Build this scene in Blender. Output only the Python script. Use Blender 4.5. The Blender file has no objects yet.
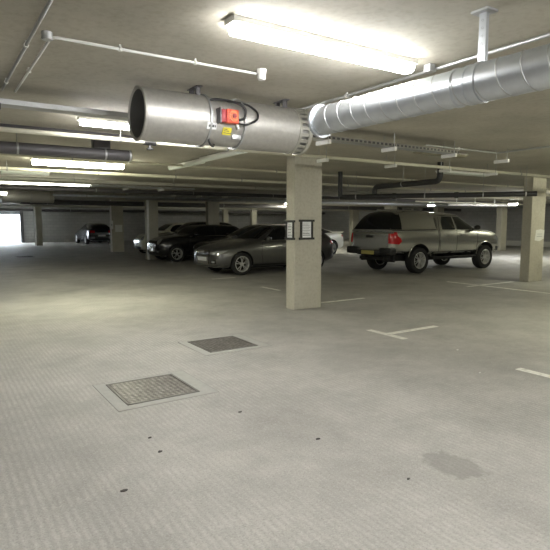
import bpy, bmesh, math, random
from mathutils import Vector, Matrix
from mathutils.bvhtree import BVHTree
random.seed(4)
PI = math.pi
SC = bpy.context.scene
COL = SC.collection
CEIL = 2.6

# ------------------------------------------------------------------ materials
def _mat(name):
    m = bpy.data.materials.new(name); m.use_nodes = True
    nt = m.node_tree; b = nt.nodes['Principled BSDF']
    return m, nt, b

def pm(name, col, rough=.5, metal=0., var=.12, scale=9., bump=0., bscale=60., coat=0., dark=None, spec=.5):
    """plain surface with a little procedural variation of its colour and gloss"""
    m, nt, b = _mat(name)
    N, L = nt.nodes, nt.links
    tc = N.new('ShaderNodeTexCoord')
    nz = N.new('ShaderNodeTexNoise'); nz.inputs['Scale'].default_value = scale; nz.inputs['Detail'].default_value = 5
    L.new(tc.outputs['Object'], nz.inputs['Vector'])
    mx = N.new('ShaderNodeMix'); mx.data_type = 'RGBA'
    c = Vector(col)
    lo = c * (1 - var) if dark is None else Vector(dark)
    mx.inputs['A'].default_value = (*lo, 1); mx.inputs['B'].default_value = (*[min(1, x * (1 + var * .6)) for x in c], 1)
    L.new(nz.outputs['Fac'], mx.inputs['Factor']); L.new(mx.outputs['Result'], b.inputs['Base Color'])
    b.inputs['Roughness'].default_value = rough; b.inputs['Metallic'].default_value = metal
    b.inputs['Coat Weight'].default_value = coat; b.inputs['Coat Roughness'].default_value = .06
    b.inputs['Specular IOR Level'].default_value = spec
    if bump:
        n2 = N.new('ShaderNodeTexNoise'); n2.inputs['Scale'].default_value = bscale; n2.inputs['Detail'].default_value = 4
        L.new(tc.outputs['Object'], n2.inputs['Vector'])
        bp = N.new('ShaderNodeBump'); bp.inputs['Strength'].default_value = bump; bp.inputs['Distance'].default_value = .01
        L.new(n2.outputs['Fac'], bp.inputs['Height']); L.new(bp.outputs['Normal'], b.inputs['Normal'])
    return m

def emit(name, col, strength):
    m, nt, b = _mat(name)
    b.inputs['Base Color'].default_value = (.9, .9, .88, 1)
    b.inputs['Emission Color'].default_value = (*col, 1); b.inputs['Emission Strength'].default_value = strength
    return m

def ramp(N, pts):
    r = N.new('ShaderNodeValToRGB'); e = r.color_ramp.elements
    while len(e) < len(pts): e.new(.5)
    for k, (p, c) in enumerate(pts):
        e[k].position = p; e[k].color = (*c, 1) if len(c) == 3 else c
    return r

def slot_rail():
    m, nt, b = _mat('slotted_rail'); N, L = nt.nodes, nt.links
    tc = N.new('ShaderNodeTexCoord'); sp = N.new('ShaderNodeSeparateXYZ'); L.new(tc.outputs['Object'], sp.inputs[0])
    def mt(op, a, v):
        x = N.new('ShaderNodeMath'); x.operation = op; L.new(a, x.inputs[0])
        if isinstance(v, float): x.inputs[1].default_value = v
        else: L.new(v, x.inputs[1])
        return x.outputs[0]
    fr = mt('FRACT', mt('DIVIDE', sp.outputs[0], .07), 0.); k = mt('LESS_THAN', fr, .62)
    zz = mt('MULTIPLY', mt('GREATER_THAN', sp.outputs[2], .01), mt('LESS_THAN', sp.outputs[2], .035))
    mx = N.new('ShaderNodeMix'); mx.data_type = 'RGBA'; L.new(mt('MULTIPLY', k, zz), mx.inputs['Factor'])
    mx.inputs['A'].default_value = (.22, .21, .18, 1); mx.inputs['B'].default_value = (.03, .03, .028, 1)
    L.new(mx.outputs['Result'], b.inputs['Base Color']); b.inputs['Roughness'].default_value = .55; b.inputs['Metallic'].default_value = .2
    return m

def floor_mat():
    m, nt, b = _mat('brushed_concrete')
    N, L = nt.nodes, nt.links
    geo = N.new('ShaderNodeNewGeometry'); P = geo.outputs['Position']
    def noise(s, d=6, rough=.6):
        n = N.new('ShaderNodeTexNoise'); n.inputs['Scale'].default_value = s; n.inputs['Detail'].default_value = d
        n.inputs['Roughness'].default_value = rough; L.new(P, n.inputs['Vector']); return n.outputs['Fac']
    def mix(a, bb, fac, mode='MIX'):
        x = N.new('ShaderNodeMix'); x.data_type = 'RGBA'; x.blend_type = mode
        for s, v in (('A', a), ('B', bb), ('Factor', fac)):
            if isinstance(v, (int, float)): x.inputs[s].default_value = v
            elif isinstance(v, tuple): x.inputs[s].default_value = (*v, 1)
            else: L.new(v, x.inputs[s])
        return x.outputs['Result']
    def mr(v, a, b2, c=0., d=1.):
        x = N.new('ShaderNodeMapRange'); L.new(v, x.inputs[0])
        for k, q in enumerate((a, b2, c, d)): x.inputs[k + 1].default_value = q
        return x.outputs[0]
    base = mix((.325, .315, .292), (.475, .462, .43), mr(noise(1.1, 10, .7), .35, .65))
    base = mix(base, (.33, .325, .30), mr(noise(3.2, 9, .75), .5, .75, 0, .6))
    base = mix(base, (.58, .575, .54), mr(noise(38, 3, .7), .52, .8, 0, .5))
    base = mix(base, (.30, .295, .27), mr(noise(70, 2, .6), .6, .8, 0, .6))
    base = mix(base, (.24, .235, .215), mr(noise(80, 3, .7), .5, .66, 0, .6))
    base = mix(base, (.70, .695, .66), mr(noise(95, 2, .6), .56, .75, 0, .45))
    # tyre-darkened lane through the aisle, worn into the surface
    sep = N.new('ShaderNodeSeparateXYZ'); L.new(P, sep.inputs[0])
    # brushed tracks that run along +Y
    wv = N.new('ShaderNodeTexWave'); wv.wave_type = 'BANDS'; wv.bands_direction = 'X'
    wv.inputs['Scale'].default_value = 7.2; wv.inputs['Distortion'].default_value = 1.3
    wv.inputs['Detail'].default_value = 3; wv.inputs['Detail Scale'].default_value = 1.1; wv.inputs['Detail Roughness'].default_value = .65
    L.new(P, wv.inputs['Vector'])
    msk = mr(noise(.55, 5), .34, .54)
    msk2 = mr(noise(11, 4, .7), .38, .62)
    mm = N.new('ShaderNodeMath'); mm.operation = 'MULTIPLY'; L.new(msk, mm.inputs[0]); L.new(msk2, mm.inputs[1])
    mk = N.new('ShaderNodeMath'); mk.operation = 'MULTIPLY_ADD'; L.new(mm.outputs[0], mk.inputs[0]); mk.inputs[1].default_value = .95; mk.inputs[2].default_value = .05
    gm = N.new('ShaderNodeMath'); gm.operation = 'MULTIPLY'; L.new(wv.outputs['Fac'], gm.inputs[0]); L.new(mk.outputs[0], gm.inputs[1])
    gl = N.new('ShaderNodeMath'); gl.operation = 'MULTIPLY'; L.new(gm.outputs[0], gl.inputs[0]); gl.inputs[1].default_value = .31
    base = mix(base, (.66, .645, .61), gl.outputs[0])
    # oil stain, with its own ragged outline
    def lin(ax, c, s):
        x = N.new('ShaderNodeMath'); x.operation = 'SUBTRACT'; L.new(sep.outputs[ax], x.inputs[0]); x.inputs[1].default_value = c
        y = N.new('ShaderNodeMath'); y.operation = 'DIVIDE'; L.new(x.outputs[0], y.inputs[0]); y.inputs[1].default_value = s
        z = N.new('ShaderNodeMath'); z.operation = 'POWER'; L.new(y.outputs[0], z.inputs[0]); z.inputs[1].default_value = 2
        return z.outputs[0]
    ad = N.new('ShaderNodeMath'); ad.operation = 'ADD'; L.new(lin(0, 2.62, .17), ad.inputs[0]); L.new(lin(1, 1.98, .30), ad.inputs[1])
    ns = N.new('ShaderNodeMath'); ns.operation = 'MULTIPLY_ADD'; L.new(noise(6, 6, .65), ns.inputs[0]); ns.inputs[1].default_value = 3.2; L.new(ad.outputs[0], ns.inputs[2])
    st = mr(ns.outputs[0], 1.95, 2.3, .48, 0.)
    base = mix(base, (.20, .195, .175), st)
    L.new(base, b.inputs['Base Color'])
    b.inputs['Roughness'].default_value = .72
    hs = N.new('ShaderNodeMath'); hs.operation = 'MULTIPLY_ADD'; L.new(noise(55, 3), hs.inputs[0]); hs.inputs[1].default_value = .5; L.new(gm.outputs[0], hs.inputs[2])
    bp = N.new('ShaderNodeBump'); bp.inputs['Strength'].default_value = .45; bp.inputs['Distance'].default_value = .006
    L.new(hs.outputs[0], bp.inputs['Height']); L.new(bp.outputs['Normal'], b.inputs['Normal'])
    return m

def slab_mat(name, c1, c2, c3):
    m, nt, b = _mat(name)
    N, L = nt.nodes, nt.links
    geo = N.new('ShaderNodeNewGeometry')
    def noise(s, d=6):
        n = N.new('ShaderNodeTexNoise'); n.inputs['Scale'].default_value = s; n.inputs['Detail'].default_value = d
        L.new(geo.outputs['Position'], n.inputs['Vector']); return n
    r1 = ramp(N, [(.3, c1), (.55, c2), (.75, c3)]); L.new(noise(1.3, 9).outputs['Fac'], r1.inputs[0])
    r2 = ramp(N, [(.45, (1, 1, 1)), (.8, (.84, .82, .79))]); L.new(noise(24, 4).outputs['Fac'], r2.inputs[0])
    mx = N.new('ShaderNodeMix'); mx.data_type = 'RGBA'; mx.blend_type = 'MULTIPLY'; mx.inputs['Factor'].default_value = 1
    L.new(r1.outputs[0], mx.inputs['A']); L.new(r2.outputs[0], mx.inputs['B']); L.new(mx.outputs['Result'], b.inputs['Base Color'])
    b.inputs['Roughness'].default_value = .8
    bp = N.new('ShaderNodeBump'); bp.inputs['Strength'].default_value = .3; bp.inputs['Distance'].default_value = .004
    L.new(noise(40, 4).outputs['Fac'], bp.inputs['Height']); L.new(bp.outputs['Normal'], b.inputs['Normal'])
    return m

def block_mat():
    m, nt, b = _mat('grey_blockwork')
    N, L = nt.nodes, nt.links
    tc = N.new('ShaderNodeTexCoord')
    sp = N.new('ShaderNodeSeparateXYZ'); L.new(tc.outputs['Object'], sp.inputs[0])
    ad = N.new('ShaderNodeMath'); L.new(sp.outputs[0], ad.inputs[0]); L.new(sp.outputs[1], ad.inputs[1])
    cb = N.new('ShaderNodeCombineXYZ'); L.new(ad.outputs[0], cb.inputs[0]); L.new(sp.outputs[2], cb.inputs[1])
    br = N.new('ShaderNodeTexBrick'); br.inputs['Scale'].default_value = 1
    br.inputs['Brick Width'].default_value = .44; br.inputs['Row Height'].default_value = .22; br.inputs['Mortar Size'].default_value = .008
    br.inputs['Color1'].default_value = (.46, .46, .45, 1); br.inputs['Color2'].default_value = (.40, .40, .395, 1); br.inputs['Mortar'].default_value = (.31, .31, .305, 1)
    L.new(cb.outputs[0], br.inputs['Vector']); L.new(br.outputs['Color'], b.inputs['Base Color'])
    b.inputs['Roughness'].default_value = .85
    return m

def checker_iron():
    m, nt, b = _mat('ribbed_cast_iron')
    N, L = nt.nodes, nt.links
    tc = N.new('ShaderNodeTexCoord')
    mp = N.new('ShaderNodeMapping'); mp.inputs['Rotation'].default_value = (0, 0, PI / 4); L.new(tc.outputs['Object'], mp.inputs['Vector'])
    ck = N.new('ShaderNodeTexChecker'); ck.inputs['Scale'].default_value = 34; L.new(mp.outputs[0], ck.inputs['Vector'])
    nz = N.new('ShaderNodeTexNoise'); nz.inputs['Scale'].default_value = 22; nz.inputs['Detail'].default_value = 5; L.new(tc.outputs['Object'], nz.inputs['Vector'])
    r = ramp(N, [(.3, (.15, .14, .13)), (.7, (.38, .36, .335))]); L.new(nz.outputs['Fac'], r.inputs[0])
    mx = N.new('ShaderNodeMix'); mx.data_type = 'RGBA'; mx.blend_type = 'MULTIPLY'
    mx.inputs['B'].default_value = (.55, .53, .52, 1); L.new(ck.outputs['Fac'], mx.inputs['Factor']); L.new(r.outputs[0], mx.inputs['A'])
    L.new(mx.outputs['Result'], b.inputs['Base Color'])
    b.inputs['Metallic'].default_value = .35; b.inputs['Roughness'].default_value = .5
    bp = N.new('ShaderNodeBump'); bp.inputs['Strength'].default_value = .8; bp.inputs['Distance'].default_value = .006
    L.new(ck.outputs['Fac'], bp.inputs['Height']); L.new(bp.outputs['Normal'], b.inputs['Normal'])
    return m

def worn_paint():
    m, nt, b = _mat('worn_line_paint')
    N, L = nt.nodes, nt.links
    geo = N.new('ShaderNodeNewGeometry')
    nz = N.new('ShaderNodeTexNoise'); nz.inputs['Scale'].default_value = 14; nz.inputs['Detail'].default_value = 7; L.new(geo.outputs['Position'], nz.inputs['Vector'])
    r = ramp(N, [(.30, (.56, .55, .50)), (.46, (.84, .83, .77))]); L.new(nz.outputs['Fac'], r.inputs[0])
    L.new(r.outputs[0], b.inputs['Base Color']); b.inputs['Roughness'].default_value = .7
    return m

M = dict(
    slot_rail=slot_rail(),
    floor=floor_mat(),
    ceil=slab_mat('ceiling_concrete', (.40, .38, .315), (.48, .455, .38), (.54, .515, .435)),
    column=slab_mat('column_concrete', (.41, .39, .32), (.48, .46, .38), (.53, .51, .43)),
    block=block_mat(),
    galv=pm('galvanised_steel', (.62, .655, .69), .34, .9, .18, 14),
    galv_dull=pm('dull_galvanised_steel', (.52, .53, .53), .48, .85, .2, 10),
    steel_fan=pm('brushed_fan_steel', (.56, .55, .52), .5, .8, .22, 30),
    dark_in=pm('dark_lining', (.10, .10, .095), .8),
    flange=pm('rubbed_flange', (.50, .49, .44), .45, .7),
    white_metal=pm('white_enamel', (.78, .78, .74), .4),
    white_plastic=pm('white_plastic', (.80, .80, .77), .45),
    grey_pipe=pm('grey_painted_pipe', (.52, .51, .46), .38, .3),
    pale_pipe=pm('pale_pipe', (.70, .68, .56), .4, .2),
    dark_duct=pm('dark_grey_duct', (.115, .11, .115), .45, .3),
    black_pipe=pm('black_drain_plastic', (.022, .022, .022), .42),
    rod=pm('zinc_rod', (.42, .42, .41), .45, .8),
    red=pm('red_isolator', (.72, .10, .05), .4),
    red_dark=pm('dark_red_backbox', (.42, .04, .05), .45),
    orange=pm('orange_dial', (.85, .24, .10), .4),
    yellow=pm('yellow_label', (.80, .70, .05), .5),
    black=pm('black_plastic', (.018, .018, .018), .45),
    cable=pm('black_cable', (.015, .015, .016), .5),
    paper=pm('paper', (.82, .83, .84), .6, 0, .04),
    ink=pm('ink', (.10, .10, .11), .6),
    cover_frame=pm('rusty_frame', (.21, .20, .185), .6, .2, .2, 30),
    iron=checker_iron(), paint=worn_paint(),
    patch=pm('fresh_concrete', (.44, .44, .41), .75, 0, .2, 14, .2),
    joint=pm('joint_line', (.36, .355, .33), .8),
    rubber=pm('tyre_rubber', (.022, .022, .022), .75),
    alloy=pm('alloy', (.72, .72, .70), .3, .35),
    alloy_dark=pm('dark_alloy', (.26, .26, .26), .32, .85),
    liner=pm('arch_liner', (.012, .012, .012), .8),
    glass=pm('tinted_glass', (.012, .013, .014), .06, 0, .02, spec=.45),
    glass_clear=pm('cabin_glass', (.03, .034, .034), .05, 0, .02, spec=.7),
    silver=pm('silver_beige_paint', (.66, .66, .625), .27, .86, .03, coat=.7),
    dgrey=pm('metallic_grey_paint', (.15, .15, .145), .3, .7, .03, coat=.8),
    blackpaint=pm('black_paint', (.012, .012, .013), .25, 0, .02, coat=.6),
    navy=pm('dark_blue_paint', (.010, .013, .022), .25, .2, .02, coat=.6),
    cream=pm('cream_paint', (.72, .71, .56), .3, 0, .03, coat=.7),
    white=pm('white_paint', (.82, .82, .77), .3, 0, .02, coat=.7),
    trim=pm('black_trim', (.02, .02, .02), .5),
    seam=pm('panel_gap', (.02, .02, .02), .8),
    bumper=pm('dark_bumper_steel', (.06, .06, .06), .25, .5),
    chrome=pm('chrome', (.80, .80, .79), .14, 1, .03),
    lens=pm('headlamp_lens', (.58, .60, .62), .12, .5, .1),
    red_lens=pm('red_lens', (.55, .015, .02), .15, 0, .1, coat=.8),
    plate_w=pm('white_number_plate', (.78, .78, .76), .45, 0, .03),
    plate_y=pm('yellow_number_plate', (.52, .46, .16), .45, 0, .03),
    lit=emit('lit_diffuser', (1, .99, .975), 36),
    lit_far=emit('lit_diffuser_green', (1, .99, .76), 40),
    lit_near=emit('lit_diffuser_near', (1, .99, .975), 75),
    lit_fill=emit('fill_diffuser', (1, .99, .82), 130),  # emission for the two added far fill lamps
    lit_dim=emit('lit_diffuser_weak', (1, .99, .82), 13),
    lit_cool=emit('lit_lamp_cool', (.96, .98, 1), 170),
    diff_yellow=pm('aged_diffuser', (.30, .28, .19), .6),
    diff_off=pm('unlit_diffuser', (.80, .84, .78), .45),
    litter=pm('dark_scrap', (.07, .065, .06), .8),
    paper_scrap=pm('pale_scrap', (.80, .80, .76), .7),
    shutter=pm('shutter_steel', (.40, .42, .46), .5, .4),
    outdoors=pm('sunlit_paving', (.75, .75, .74), .8),
    notice=pm('notice_paper', (.74, .75, .70), .6),
    tank=pm('far_wall_band', (.75, .75, .70), .7),
)

# ------------------------------------------------------------------ mesh helpers
class MB:
    def __init__(s, off=(0, 0, 0)):
        s.bm = bmesh.new(); s.off = Vector(off)
    def v(s, p): return s.bm.verts.new(Vector(p) - s.off)
    def face(s, vs):
        try: return s.bm.faces.new(vs)
        except ValueError: return None
    def box(s, a, b, bev=0.):
        x0, y0, z0 = a; x1, y1, z1 = b
        vs = [s.v(p) for p in ((x0,y0,z0),(x1,y0,z0),(x1,y1,z0),(x0,y1,z0),(x0,y0,z1),(x1,y0,z1),(x1,y1,z1),(x0,y1,z1))]
        fs = [s.face([vs[i] for i in q]) for q in ((3,2,1,0),(4,5,6,7),(0,1,5,4),(1,2,6,5),(2,3,7,6),(3,0,4,7))]
        if bev:
            es = {e for f in fs for e in f.edges}
            bmesh.ops.bevel(s.bm, geom=list(es), offset=bev, segments=2, affect='EDGES', profile=.5)
        return s
    def obox(s, c, ax, ay, az, sx, sy, sz):
        c = Vector(c); ax, ay, az = Vector(ax).normalized(), Vector(ay).normalized(), Vector(az).normalized()
        vs = [s.v(c + ax*i*sx/2 + ay*j*sy/2 + az*k*sz/2) for k in (-1, 1) for (i, j) in ((-1,-1),(1,-1),(1,1),(-1,1))]
        for q in ((3,2,1,0),(4,5,6,7),(0,1,5,4),(1,2,6,5),(2,3,7,6),(3,0,4,7)): s.face([vs[i] for i in q])
        return s
    def tube(s, pts, r, n=12, cap=True, closed=False):
        pts = [Vector(p) for p in pts]; rings = []; up = None
        for i, p in enumerate(pts):
            a = pts[max(i-1, 0)]; b = pts[min(i+1, len(pts)-1)]
            if closed: a = pts[(i-1) % len(pts)]; b = pts[(i+1) % len(pts)]
            t = (b - a).normalized()
            if up is None: up = Vector((0,0,1)) if abs(t.z) < .9 else Vector((1,0,0))
            sx = t.cross(up).normalized(); up = sx.cross(t).normalized()
            rr = r[i] if isinstance(r, (list, tuple)) else r
            rings.append([s.v(p + sx*math.cos(2*PI*k/n)*rr + up*math.sin(2*PI*k/n)*rr) for k in range(n)])
        for i in range(len(rings) - (0 if closed else 1)):
            A, B = rings[i], rings[(i+1) % len(rings)]
            for k in range(n): s.face([A[k], A[(k+1) % n], B[(k+1) % n], B[k]])
        if cap and not closed: s.face(rings[0][::-1]); s.face(rings[-1])
        return s
    def lathe(s, prof, origin, axis, n=32, closed=False):
        """prof: (radius, distance along axis)"""
        o = Vector(origin); t = Vector(axis).normalized()
        u = t.orthogonal().normalized(); w = t.cross(u)
        rings = []
        for r, d in prof:
            if r < 1e-6: rings.append([s.v(o + t*d)])
            else: rings.append([s.v(o + t*d + (u*math.cos(2*PI*k/n) + w*math.sin(2*PI*k/n))*r) for k in range(n)])
        m = len(rings)
        for i in range(m if closed else m - 1):
            A, B = rings[i], rings[(i+1) % m]
            for k in range(n):
                if len(A) == 1 and len(B) == 1: continue
                if len(A) == 1: s.face([A[0], B[(k+1) % n], B[k]])
                elif len(B) == 1: s.face([A[k], A[(k+1) % n], B[0]])
                else: s.face([A[k], A[(k+1) % n], B[(k+1) % n], B[k]])
        return s
    def prism(s, poly, d):
        d = Vector(d); A = [s.v(p) for p in poly]; B = [s.v(Vector(p) + d) for p in poly]
        s.face(A[::-1]); s.face(B)
        for k in range(len(A)): s.face([A[k], A[(k+1) % len(A)], B[(k+1) % len(A)], B[k]])
        return s
    def build(s, name, mat, parent=None, smooth=True, ang=35):
        bmesh.ops.recalc_face_normals(s.bm, faces=s.bm.faces)
        me = bpy.data.meshes.new(name); s.bm.to_mesh(me); s.bm.free()
        return link(name, me, mat, parent, smooth, ang)

def link(name, me, mat, parent=None, smooth=True, ang=35):
    o = bpy.data.objects.new(name, me); COL.objects.link(o)
    for m in (mat if isinstance(mat, list) else [mat]): me.materials.append(m)
    if smooth:
        me.polygons.foreach_set('use_smooth', [True] * len(me.polygons)); me.set_sharp_from_angle(angle=math.radians(ang))
    if parent is not None: o.parent = parent
    return o

def tag(o, label, cat, group=None):
    o['label'] = label; o['category'] = cat
    if group: o['group'] = group
    return o
def thing(name, label, cat, loc=(0,0,0), rz=0, group=None):
    o = bpy.data.objects.new(name, None); COL.objects.link(o)
    o.location = loc; o.rotation_euler = (0, 0, rz); o.empty_display_size = .1
    return tag(o, label, cat, group)
def struct(name, mb, mat, smooth=False):
    o = mb.build(name, mat, None, smooth); o['kind'] = 'structure'; return o
def dup(root, loc, label, group=None, rz=None):
    r = root.copy(); COL.objects.link(r); r.location = loc; r['label'] = label
    if rz is not None: r.rotation_euler = (0, 0, rz)
    if group: r['group'] = group
    for ch in list(root.children):
        c = ch.copy(); COL.objects.link(c); c.parent = r
        for g in list(ch.children):
            d = g.copy(); COL.objects.link(d); d.parent = c
    return r

# ------------------------------------------------------------------ the building
X0, X1, Y0, Y1 = -7.0, 31.0, -6.0, 42.0
struct('floor', MB().box((X0-.3, Y0-.3, -.3), (X1+.3, Y1+.3, 0)), M['floor'])
struct('ceiling', MB().box((X0-.3, Y0-.3, CEIL), (X1+.3, Y1+.3, CEIL+.08)), M['ceil'])
struct('wall_west', MB().box((X0-.3, Y0-.3, 0), (X0, Y1+.3, CEIL)), M['block'])
struct('wall_east', MB().box((X1, Y0-.3, 0), (X1+.3, Y1+.3, CEIL)), M['block'])
struct('wall_south', MB().box((X0, Y0-.3, 0), (X1, Y0, CEIL)), M['block'])
DX0, DX1, DH = 1.2, 5.45, 2.03
struct('wall_north', MB().box((X0, Y1, 0), (DX0, Y1+.3, CEIL)).box((DX1, Y1, 0), (X1, Y1+.3, CEIL)).box((DX0, Y1, DH), (DX1, Y1+.3, CEIL)), M['block'])
struct('door_1', MB().box((DX0, Y1-.12, DH), (DX1, Y1-.02, DH+.42)), M['shutter'])
struct('trim_1', MB().box((DX1, Y1-.14, 0), (DX1+.22, Y1-.02, DH+.42)).box((DX0-.2, Y1-.14, 0), (DX0, Y1-.02, DH+.42)), M['dark_duct'])
struct('trim_2', MB().box((X0-.3+.3, Y1+.3, -.05), (14, Y1+16, 0)), M['outdoors'])
struct('baseboard_east', MB().box((X1-.05, 10, 0), (X1, 20, .32)), M['tank'])

def column(x0, x1, y0, y1, label):
    mb = MB(((x0+x1)/2, (y0+y1)/2, 0)).box((x0, y0, 0), (x1, y1, CEIL), .012)
    o = mb.build('concrete_column', M['column'], None, False); o.location = ((x0+x1)/2, (y0+y1)/2, 0)
    return tag(o, label, 'column')
column(5.12, 5.70, 7.20, 7.45, 'pale concrete column with two framed notices, nearest to the viewer')
column(12.45, 13.05, 7.40, 7.65, 'concrete column with torn notice standing near the nose of the pickup')
column(5.62, 5.98, 36.2, 36.5, 'slim grey column beside the bright vehicle doorway')
column(7.62, 8.20, 26.5, 26.8, 'dark grey column partly hiding the dark hatchback by the rear wall')
column(7.35, 7.75, 20.45, 20.9, 'dark column standing between the cream car and the black small car')
column(9.98, 10.52, 20.42, 20.66, 'pale column rising behind the bonnet of the dark grey hatchback')
column(11.9, 12.3, 33.0, 33.3, 'thin grey column behind the dark one next to the dark hatchback')
column(18.9, 19.3, 36.0, 36.25, 'far small column left of the pair above the grey hatchback roof')
column(19.9, 20.3, 33.4, 33.65, 'far small column right of the pair above the grey hatchback roof')
column(21.9, 22.4, 24.6, 24.9, 'pale column seen between the white coupe and the canopy of the pickup')
column(21.4, 21.9, 20.9, 21.4, 'dark-sided column rising directly behind the pickup canopy')
column(25.4, 26.0, 21.0, 21.3, 'pale column behind the cab roof of the pickup, beside a small lamp')
column(25.0, 25.5, 16.5, 16.8, 'pale column beyond the pickup bonnet, left of the torn-notice column')

# ------------------------------------------------------------------ lamps
def batten(u, v, z, Ln, along, mat, label, group=None, w=.105, h=.085):
    """fluorescent batten: spine against the ceiling, prismatic diffuser below, end caps"""
    t = thing('ceiling_light', label, 'ceiling light', (u, v, z), 0 if along == 'x' else PI/2, group)
    sp = MB()
    sp.box((-Ln/2, -w*.5, h*.62), (Ln/2, w*.5, h))
    if z + h < CEIL - .01:
        for x in (-Ln*.35, Ln*.35): sp.tube([(x, 0, h), (x, 0, CEIL - z)], .006, 8)
    sp.build('spine', M['white_metal'], t, False)
    d = MB()
    prof = [(-w*.5, h*.62), (-w*.5, h*.3), (-w*.36, h*.05), (-w*.15, 0), (w*.15, 0), (w*.36, h*.05), (w*.5, h*.3), (w*.5, h*.62)]
    d.prism([(-Ln/2+.015, y, zz) for y, zz in prof], (Ln-.03, 0, 0)); d.build('diffuser', mat, t)
    for sgn in (-1, 1):
        e = MB(); x = sgn*(Ln/2+.004)
        e.box((x-.006, -w*.52, h*.60), (x+.006, w*.52, h)); e.build('end_cap', M['white_metal'], t, False)
    return t
batten(2.12, 2.60, 2.515, 1.40, 'x', M['lit'], 'bright fluorescent batten on the ceiling near the spiral duct, largest lamp in view')
batten(2.10, 5.75, 2.50, 1.50, 'x', M['lit'], 'lit fluorescent batten partly hidden behind the open end of the jet fan')
batten(2.28, 9.80, 2.47, 1.55, 'x', M['lit_far'], 'lit fluorescent batten seen below the dark pipe with a capped end', w=.2, h=.13)
batten(2.55, 14.2, 2.42, 2.40, 'x', M['lit_dim'], 'long thin lit tube light hanging low at the left over the doorway', w=.08, h=.07)
batten(1.75, 18.3, 2.34, .60, 'x', M['lit_dim'], 'small lit lamp at the left edge beside the distant jet fan', w=.16, h=.12)
batten(18.62, 15.76, 2.20, .32, 'x', M['lit_cool'], 'small lit lamp above the cab of the pickup truck', w=.14, h=.07)
batten(20.3, 12.9, 2.20, .42, 'x', M['lit_cool'], 'small lit lamp just left of the torn-notice column', w=.16, h=.09)
batten(20.0, 10.6, 2.44, 1.5, 'x', M['lit_far'], 'lit batten glimpsed right of the torn-notice column at the frame edge')
batten(1.75, 12.3, 2.50, .95, 'x', M['diff_off'], 'pale unlit batten behind the lit one at the left', w=.14)
batten(3.9, 7.45, 2.50, 1.5, 'y', M['diff_off'], 'unlit white batten running away from the jet fan, its near end by the pipe', w=.085)
batten(3.98, 9.05, 2.50, 1.5, 'y', M['diff_off'], 'unlit white batten farther along, in line with the one by the jet fan', w=.085)
batten(9.25, 7.0, 2.46, 1.5, 'x', M['diff_off'], 'unlit pale batten above the pickup next to the black drain elbow', w=.2, h=.06)
batten(2.1, -.9, 2.515, 1.40, 'x', M['lit_near'], 'lit fluorescent batten behind the viewer over the near floor')
batten(8.6, .3, 2.515, 1.40, 'x', M['lit_far'], 'lit fluorescent batten out of frame at the right over the aisle')
for k, (u, v) in enumerate(((7.9, 3.3), (13.2, 5.6), (18.6, 8.3), (25.5, 12.6))):  # unseen battens added to brighten the right side and the pickup
    batten(u, v, 2.515, 1.40, 'x', M['lit_far'], 'added fill batten out of frame at the right, ' + ('first', 'second', 'third', 'fourth')[k] + ' away from the aisle lamp')
batten(16.0, 22.3, 2.40, 1.5, 'x', M['lit_fill'], 'added far fill batten over the parked row, hidden behind the noticeboard column')  # added lamp, kept out of sight, to lift the far bays
batten(22.8, 31.5, 2.40, 1.5, 'x', M['lit_fill'], 'added farthest fill batten near the rear wall, hidden behind the noticeboard column')  # second added lamp out of sight, brightens the rear wall
batten(6.75, 5.55, 2.53, 1.05, 'x', M['diff_yellow'], 'unlit yellowish batten flat on the ceiling between the two hanger rows', w=.2, h=.06)
batten(5.4, -1.0, 2.515, 1.40, 'x', M['lit_near'], 'added fill batten behind the viewer at the right')  # unseen lamp added to keep the near floor bright
batten(-2.6, .6, 2.515, 1.40, 'x', M['lit_near'], 'added fill batten out of frame behind the viewer at the left')  # unseen lamp added to light the floor from the left

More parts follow.
